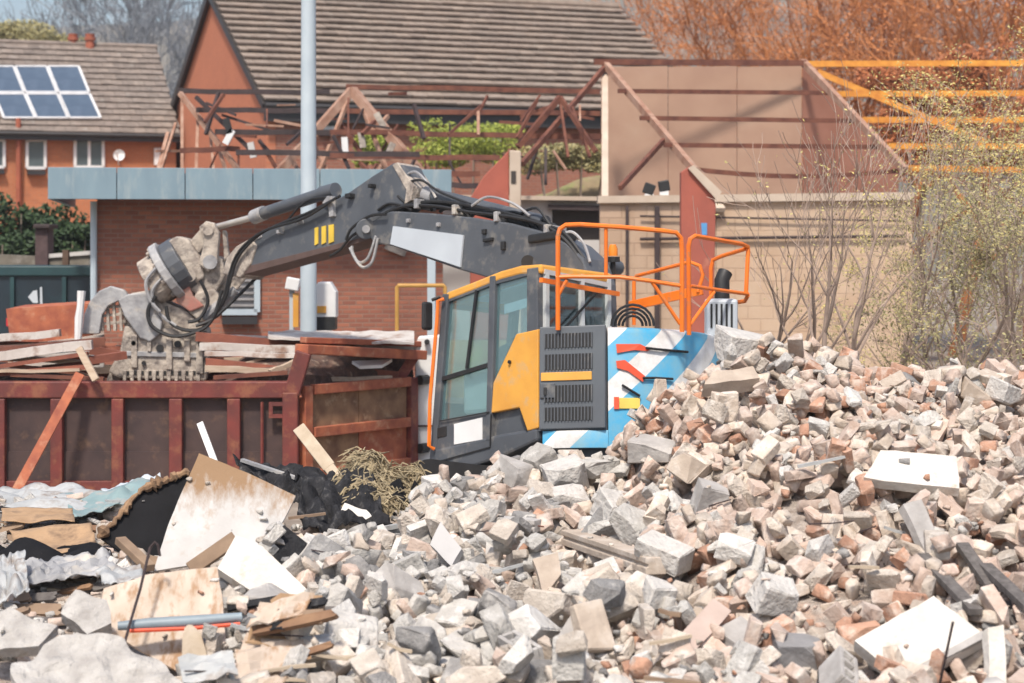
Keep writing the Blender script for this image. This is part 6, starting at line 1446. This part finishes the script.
for n_i in sorted(single):
    kind, pr, M, ci, size, zt = PIECES[n_i]; nm, noun, cat = NOUN[kind]; px, py = project(M.translation)
    o = bpy.data.objects.new(nm, with_mat(pr, kind, ci)); COL.objects.link(o); o.matrix_world = M
    col = (C_BR if kind == 'brick' else C_LU)[ci][0]; dm = sorted(pr['dims']); shp = ('whole' if dm[2] > .2 else 'three-quarter' if dm[2] > .15 else 'half' if dm[2] > .11 else 'stub of') if kind == 'brick' else ('flat' if dm[0] / dm[2] < .42 else 'long' if dm[1] / dm[2] < .68 else 'chunky'); noun = noun if kind != 'brick' else ('chipped brick' if dm[2] > .2 else 'broken brick'); sz_ = 'large' if size > .3 else 'medium' if size > .19 else 'small'
    set_props(o, f'{sz_} {shp} {col} {noun} {where_of(px, py)}', cat, {'lump': 'concrete lumps on the rubble heap', 'brick': 'broken bricks on the rubble heap', 'block': 'broken blocks on the rubble heap'}[kind])
rest = [p for k, p in enumerate(PIECES) if k not in single]
joinmesh('brick_rubble', [p[:4] for p in rest if p[0] == 'brick'], BR_I, 'smaller broken bricks packed through the rubble heap', 'rubble')
joinmesh('concrete_rubble', [p[:4] for p in rest if p[0] != 'brick'], LU_I, 'smaller concrete fragments packed through the rubble heap', 'rubble')
# crumbs in the gaps
blur = smooth2(HF, 5); lst = []
for _ in range(9000):
    x, y = rr_.uniform(-6.4, 6.6), rr_.uniform(10.4, 19.3); i, j = int((x - GX0) / CELL), int((y - GY0) / CELL)
    if (FORB[j, i] and rr_.random() > .10) or (not FORB[j, i] and HF[j, i] > blur[j, i] + .012): continue
    sc = rr_.uniform(.25, 1.25); rot = Matrix.Rotation(rr_.uniform(0, 6.3), 4, 'Z') @ Matrix.Rotation(rr_.uniform(0, 6.3), 4, 'X')
    lst.append(('f', rr_.choice(FI), Matrix.Translation((x, y, HF[j, i] + .008)) @ rot @ Matrix.Scale(sc, 4), (4 + rr_.choice((0, 1, 2, 0, 2))) if rr_.random() < brickiness(x, y) * .8 else rr_.choice((0, 0, 1, 1, 3, 2))))
joinmesh('rubble_crumbs', lst, LU_I + BR_I, 'small crumbs of brick and concrete in the gaps of the heap', 'rubble')

# ------------------------------------------------------------------ trees, shrubs, hedges
def grow(mb, tips, p, d, L, r, lvl, maxl, rg, bend=.22, nch=(3, 5), up=.10, spread=.75, thin=.62, rmin=.0035):
    segs = 5 if lvl < 2 else 4 if lvl == 2 else 3; pts = [p]; rs = [r]; q = p; dd = d; st = []
    for i in range(segs):
        dd = (dd + Vector((rg.gauss(0, bend), rg.gauss(0, bend), rg.gauss(0, bend) + up)) * .6).normalized()
        q = q + dd * (L / segs); pts.append(q); rs.append(max(rmin, r * (1 - (.72 if lvl < maxl else .85) * (i + 1) / segs))); st.append((q, dd, rs[-1], (i + 1) / segs))
    mb.tube(pts, rs, 7 if lvl == 0 else 5 if lvl == 1 else 3)
    tips.append((q, dd)); tips.append((pts[-2], dd))
    if lvl >= maxl: return
    for k in range(rg.randint(*nch)):
        s = rg.uniform(.25, 1.0) if lvl else rg.uniform(.3, 1.0); i = min(segs - 1, int(s * segs)); q0, d0, r0, f = st[i]
        ax = Vector((rg.gauss(0, 1), rg.gauss(0, 1), rg.gauss(0, .6))).normalized(); nd = (d0 + ax * spread).normalized()
        grow(mb, tips, q0, nd, L * thin * rg.uniform(.75, 1.15), max(.004, r0 * .62), lvl + 1, maxl, rg, bend, nch, up, spread, thin, rmin)
def leaves(tips, n, size, rg, scat, mbl):
    for _ in range(n):
        p, d = rg.choice(tips); c = p + Vector((rg.gauss(0, scat), rg.gauss(0, scat), rg.gauss(0, scat)))
        a = Vector((rg.gauss(0, 1), rg.gauss(0, 1), rg.gauss(0, 1))).normalized(); b2 = a.orthogonal().normalized(); s = size * rg.uniform(.6, 1.4)
        o = len(mbl.v); mbl.v += [c - a * s, c + b2 * s * .45, c + a * s, c - b2 * s * .45]; mbl.f.append((o, o + 1, o + 2, o + 3))
def leafmat(name, c1, c2, tr=.25):
    m = mat(name, c1, c2, 3, .7, 0, rnd='island', rnd_stops=[(0, (.6, .62, .55)), (.5, (1, 1, 1)), (1, (1.35, 1.25, 1.0))])
    b = m.node_tree.nodes['Principled BSDF']
    b.inputs['Transmission Weight'].default_value = 0; b.inputs['Subsurface Weight'].default_value = 0
    return m
M_bark = mat('grey_brown_bark', (.30, .23, .18), (.18, .14, .11), 6, .95, .4, 20)
M_twig = mat('brown_twigs', (.42, .32, .26), (.27, .20, .16), 4, .95, .1)
M_flaretwig = mat('flare_tinted_twigs', (.52, .21, .075), (.38, .14, .05), 1, .9, .1)  # warm lens-flare tint put into the twig colour
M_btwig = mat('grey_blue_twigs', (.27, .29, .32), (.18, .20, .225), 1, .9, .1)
M_lyg = leafmat('yellow_green_leaves', (.52, .45, .19), (.38, .35, .13))
M_lol = leafmat('olive_leaves', (.38, .34, .18), (.26, .24, .11))
M_lbr = leafmat('bright_green_leaves', (.34, .39, .07), (.24, .30, .05))
M_ldk = leafmat('dark_green_leaves', (.035, .07, .022), (.02, .042, .015))
M_flareleaf = leafmat('flare_tinted_leaves', (.48, .18, .07), (.33, .11, .05))  # hedge leaves with the flare's red warmth put into their colour
M_flarebud = leafmat('flare_tinted_buds', (.58, .24, .085), (.45, .16, .06))  # buds carry the same painted flare warmth

def tree(name, label, base, hgt, seed, maxl=4, r=.06, mt=M_bark, mc=M_twig, nl=0, ls=.05, lscat=.08, ml=None, group=None, lean=(0, 0), d0=None, trunkf=.45, **kw):
    """> trunk (main stem and limbs), crown (twigs), leaves"""
    rg = random.Random(seed); root = thing(name, label, kw.pop('cat', 'tree'), base, group)
    d = Vector((lean[0], lean[1], 1)).normalized() if d0 is None else Vector(d0).normalized()
    tr = MB(); tips = []; cr = MB(); L = hgt * trunkf; pts = [Vector(base)]; rs = [r]; q = Vector(base); dd = d; nodes = []
    n = 8; Lm = hgt * .8
    for i in range(n):
        dd = (dd + Vector((rg.gauss(0, .09), rg.gauss(0, .09), .05))).normalized(); q = q + dd * (Lm / n); pts.append(q); rs.append(r * (1 - .85 * (i + 1) / n)); nodes.append((q, dd, rs[-1], (i + 1) / n))
    tr.tube(pts, rs, 8)
    nb = kw.pop('limbs', 9); lo = kw.pop('low', .25); sp = kw.get('spread', .75); ll = kw.pop('limb_len', .42)
    for k in range(nb):
        f = lo + (1 - lo) * (k + rg.random()) / nb; q0, d0_, r0, ff = nodes[min(n - 1, int(f * n))]
        a = k * 2.4 + rg.uniform(-.5, .5); nd = (d0_ * (.55 + .3 * f) + Vector((math.cos(a), math.sin(a), .25)) * sp).normalized()
        Lb = hgt * ll * (1.1 - .55 * f) * rg.uniform(.7, 1.2)
        sub = MB(); grow(cr, tips, q0, nd, Lb, max(.006, r0 * .7), 1, maxl, rg, **kw)
    part('trunk', tr, mt, root, smooth=True, fix=False); part('crown', cr, mc, root, fix=False)
    if nl:
        lm = MB(); leaves(tips, nl, ls, rg, lscat, lm); part('leaves', lm, ml, root, fix=False, kind='stuff')
    return root
def bpt(px, Y): return Vector(((px - 512) / F * Y, Y, GZ))
# bare saplings in front of the tan wall
for px, Y, h, sd, ln, lab in [(806, 23.2, 4.3, 1, (.10, 0), 'bare sapling leaning right, second from the handrail'), (792, 24.0, 3.9, 2, (-.12, 0), 'thin bare sapling leaning left behind the crest of the heap'),
        (846, 23.4, 4.7, 3, (.10, 0), 'tall straight bare sapling in the middle of the saplings'), (870, 24.4, 4.4, 4, (.22, .0), 'bare sapling with long arching branches left of the leafy bushes'),
        (765, 25.0, 4.0, 5, (.02, 0), 'slender bare sapling right beside the handrail')]:
    tree('bare_sapling', lab, bpt(px, Y), h, sd, 3, .060, M_twig, M_twig, 60, .022, .03, M_lyg, 'bare saplings behind the heap', ln, limbs=9, low=.35, limb_len=.40, spread=.55, nch=(2, 4), up=.16, bend=.16)
# leafy bushes at the right
for px, Y, h, sd, nl, ml, ln, lab in [(925, 27.5, 4.0, 11, 1500, M_lyg, (.1, 0), 'pale leafing bush left of the other bushes at the right'), (968, 26.5, 4.5, 12, 2100, M_lyg, (.05, 0), 'yellow-green bush in the middle of the right-hand thicket'),
        (1015, 25.2, 5.0, 13, 2600, M_lyg, (.0, 0), 'tall yellow-green bush at the right edge'), (1062, 26.0, 5.2, 14, 2200, M_lyg, (-.05, 0), 'tallest bush, cut off by the right edge'),
        (925, 24.0, 3.4, 15, 1700, M_lol, (.25, 0), 'low olive bush with a long slanting stem behind the crest'), (985, 23.6, 3.2, 16, 2000, M_lol, (-.1, 0), 'low olive bush just behind the crest near the right edge'),
        (900, 27.2, 2.7, 17, 1100, M_lol, (.1, 0), 'low sparse olive bush behind the saplings'), (1040, 23.4, 3.2, 18, 1500, M_lol, (0, 0), 'low olive bush at the extreme right edge')]:
    tree('leafy_bush', lab, bpt(px, Y), h, sd, 4, .05, M_bark, M_twig, int(nl * 2.0), .021, .07, ml, 'bushes at the right', ln, limbs=9, low=.12, limb_len=.42, spread=.75, nch=(2, 4), up=.08, bend=.22, cat='bush')
# trees behind the yellow frame, warm lens-flare tint painted into their colour
for px, Y, h, sd, lab in [(800, 62, 12.5, 21, 'flare-tinted bare tree left of the other trees behind the yellow frame'), (880, 60, 12.5, 22, 'dense flare-tinted tree above the yellow frame'), (955, 58, 13, 23, 'large flare-tinted tree towards the upper right corner'),
        (1030, 57, 13, 24, 'flare-tinted tree at the upper right edge'), (690, 66, 11, 26, 'flare-tinted tree close to the right end of the tiled roof'), (845, 64, 12, 27, 'flare-tinted tree between the shed and the yellow frame'), (745, 70, 11, 25, 'faint thin flare-tinted tree right of the tiled roof')]:
    tree('flare_tinted_tree', lab, bpt(px, Y), h, sd, 4, .22, M_flaretwig, M_flaretwig, 9000 if px > 830 else 4500, .045, .3, M_flarebud, 'flare-tinted trees behind the frames', (0, 0), limbs=17, low=.2, limb_len=.46, spread=.7, nch=(3, 5), up=.08, bend=.2, rmin=.012)
# blue-grey far trees
for px, Y, h, sd, lab in [(118, 92, 14.5, 31, 'tall blue-grey bare tree behind the chimney pots'), (160, 100, 15, 32, 'blue-grey bare tree behind the house ridge near the gable'), (196, 96, 15, 33, 'blue-grey bare tree half hidden by the gable'), (28, 105, 13, 34, 'hazy bare tree behind the solar panel roof')]:
    tree('far_tree', lab, bpt(px, Y), h, sd, 4, .22, M_btwig, M_btwig, 900, .06, .3, M_btwig, 'far bare trees behind the houses', (0, 0), limbs=14, low=.3, limb_len=.42, spread=.6, nch=(3, 5), up=.1, bend=.18, rmin=.02)
# far hedge above the roof, dark hedges, bright shrub
def mound(name, label, cat, c, size, n, ls, ml, seed, group=None, mt=M_bark):
    rg = random.Random(seed); c = Vector(c); root = thing(name, label, cat, Vector((c.x, c.y, GZ)), group); tips = []
    sm = MB()
    for k in range(9):
        a = 2 * math.pi * k / 9; e = c + Vector((math.cos(a) * size[0] * .6, math.sin(a) * size[1] * .5, size[2] * rg.uniform(.0, .7))); b0 = Vector((c.x + math.cos(a) * .1, c.y, GZ))
        sm.tube([b0, b0.lerp(e, .5) + Z * .2, e], [.05, .035, .012], 5)
    part('stems', sm, mt, root, fix=False)
    lobes = [(Vector((rg.uniform(-1, 1) * size[0] * .7, rg.uniform(-1, 1) * size[1] * .6, rg.uniform(-.6, .75) * size[2])), rg.uniform(.35, .6)) for _ in range(22)]
    lm = MB()
    for _ in range(n):
        lb, lr = rg.choice(lobes); v = Vector((rg.gauss(0, 1), rg.gauss(0, 1), rg.gauss(0, 1))).normalized() * rg.uniform(.6, 1.0) * lr
        p = c + lb + Vector((v.x * size[0] * .8, v.y * size[1] * .8, v.z * size[2] * .8))
        if p.z < GZ + .05: continue
        a = Vector((rg.gauss(0, 1), rg.gauss(0, 1), rg.gauss(0, 1))).normalized(); b2 = a.orthogonal().normalized(); s = ls * rg.uniform(.6, 1.4)
        o = len(lm.v); lm.v += [p - a * s, p + b2 * s * .5, p + a * s, p - b2 * s * .5]; lm.f.append((o, o + 1, o + 2, o + 3))
    part('leaves', lm, ml, root, fix=False, kind='stuff')
mound('hedge', 'dark green hedge behind the gate pillar at the left', 'hedge', P(18, 238, 42), (1.6, .8, .9), 7000, .07, M_ldk, 1)
mound('hedge', 'dark green low hedge right of the gate pillar', 'hedge', P(72, 246, 41), (.7, .6, .42), 3000, .06, M_ldk, 2)
mound('hedge', 'dark green undergrowth hedge below the gate pillar', 'hedge', P(0, 262, 40.5), (1.2, .6, .6), 3000, .06, M_ldk, 3)
mound('green_shrub', 'bright yellow-green shrub behind the collapsed frame', 'shrub', P(468, 146, 48), (1.5, .8, .62), 9000, .038, M_lbr, 4)
mound('green_shrub', 'smaller bright green shrub behind the truss', 'shrub', P(372, 150, 48.5), (.5, .5, .45), 2400, .05, M_lbr, 5)
mound('straw_shrub', 'dry straw-coloured scrub between the frame and the tan shed', 'shrub', P(575, 160, 43.5), (1.4, .7, .35), 5000, .045, M_lol, 6)
mound('flare_tinted_hedge', 'flare-tinted hedge behind the middle of the yellow frame', 'hedge', P(905, 125, 53), (1.7, .9, 1.6), 11000, .055, M_flareleaf, 8)
mound('flare_tinted_hedge', 'flare-tinted hedge behind the right end of the yellow frame', 'hedge', P(1010, 120, 52), (2.2, .9, 1.9), 13000, .055, M_flareleaf, 9)
mound('far_hedge', 'olive hedge showing above the terraced house roof', 'hedge', P(22, 42, 80), (2.6, 1, .9), 7000, .07, M_lol, 7)
M_bank = mat('dry_grass_bank', (.30, .23, .13), (.20, .15, .085), 3, .95, .6, 12, spots=(.22, .24, .08), spot_amt=.42, spot_scale=2)
def bankfn(u, v):
    p = Vector((P(400, 0, 43).x + (P(650, 0, 43).x - P(400, 0, 43).x) * u, 42 + 5 * v, 0)); z = GZ + (5.0 * math.sin(min(1, v * 1.6) * math.pi / 2)) * (.7 + .3 * u) + .25 * mnoise.noise(Vector((p.x, p.y, 0)))
    return Vector((p.x, p.y, z if v else GZ - .2))
mb = MB(); mb.grid(bankfn, 24, 14); set_props(mk('grass_bank', mb, M_bank, Vector((0, 0, 0)), smooth=True), 'dry grassy bank behind the dismantled shed', None, None, 'structure')

# ------------------------------------------------------------------ haze: a thin even air round the whole place
mb = MB(); mb.box((0, 292, 32), (860, 720, 68)); hz = mk('haze', mb, None, Vector((0, 0, 0)))
hm = bpy.data.materials.new('thin_haze'); hm.use_nodes = True; nt = hm.node_tree; nt.nodes.remove(nt.nodes['Principled BSDF'])
pv = nt.nodes.new('ShaderNodeVolumePrincipled'); pv.inputs['Density'].default_value = .0006; pv.inputs['Color'].default_value = (.92, .93, .95, 1); pv.inputs['Anisotropy'].default_value = .2
nt.links.new(pv.outputs[0], nt.nodes['Material Output'].inputs['Volume']); hz.data.materials.append(hm)
set_props(hz, 'thin pale haze over the site and the distant hillside', None, None, 'stuff')

# ------------------------------------------------------------------ labels: alike things are told apart by their order in the view
from collections import defaultdict
bpy.context.view_layer.update()
same = defaultdict(list)
for o in bpy.data.objects:
    if o.parent is None and 'category' in o and 'label' in o: same[o['label']].append(o)
ORD = ['second', 'third', 'fourth', 'fifth', 'sixth', 'seventh', 'eighth', 'ninth', 'tenth', 'eleventh', 'twelfth', 'thirteenth', 'fourteenth', 'fifteenth']
for lab, obs in same.items():
    if len(obs) < 2: continue
    obs.sort(key=lambda o: o.matrix_world.translation.x / o.matrix_world.translation.y)
    for k, o in enumerate(obs):
        o['label'] = lab + (', leftmost' if k == 0 else ', rightmost' if k == len(obs) - 1 else f', {ORD[min(k - 1, 13)]} from left')
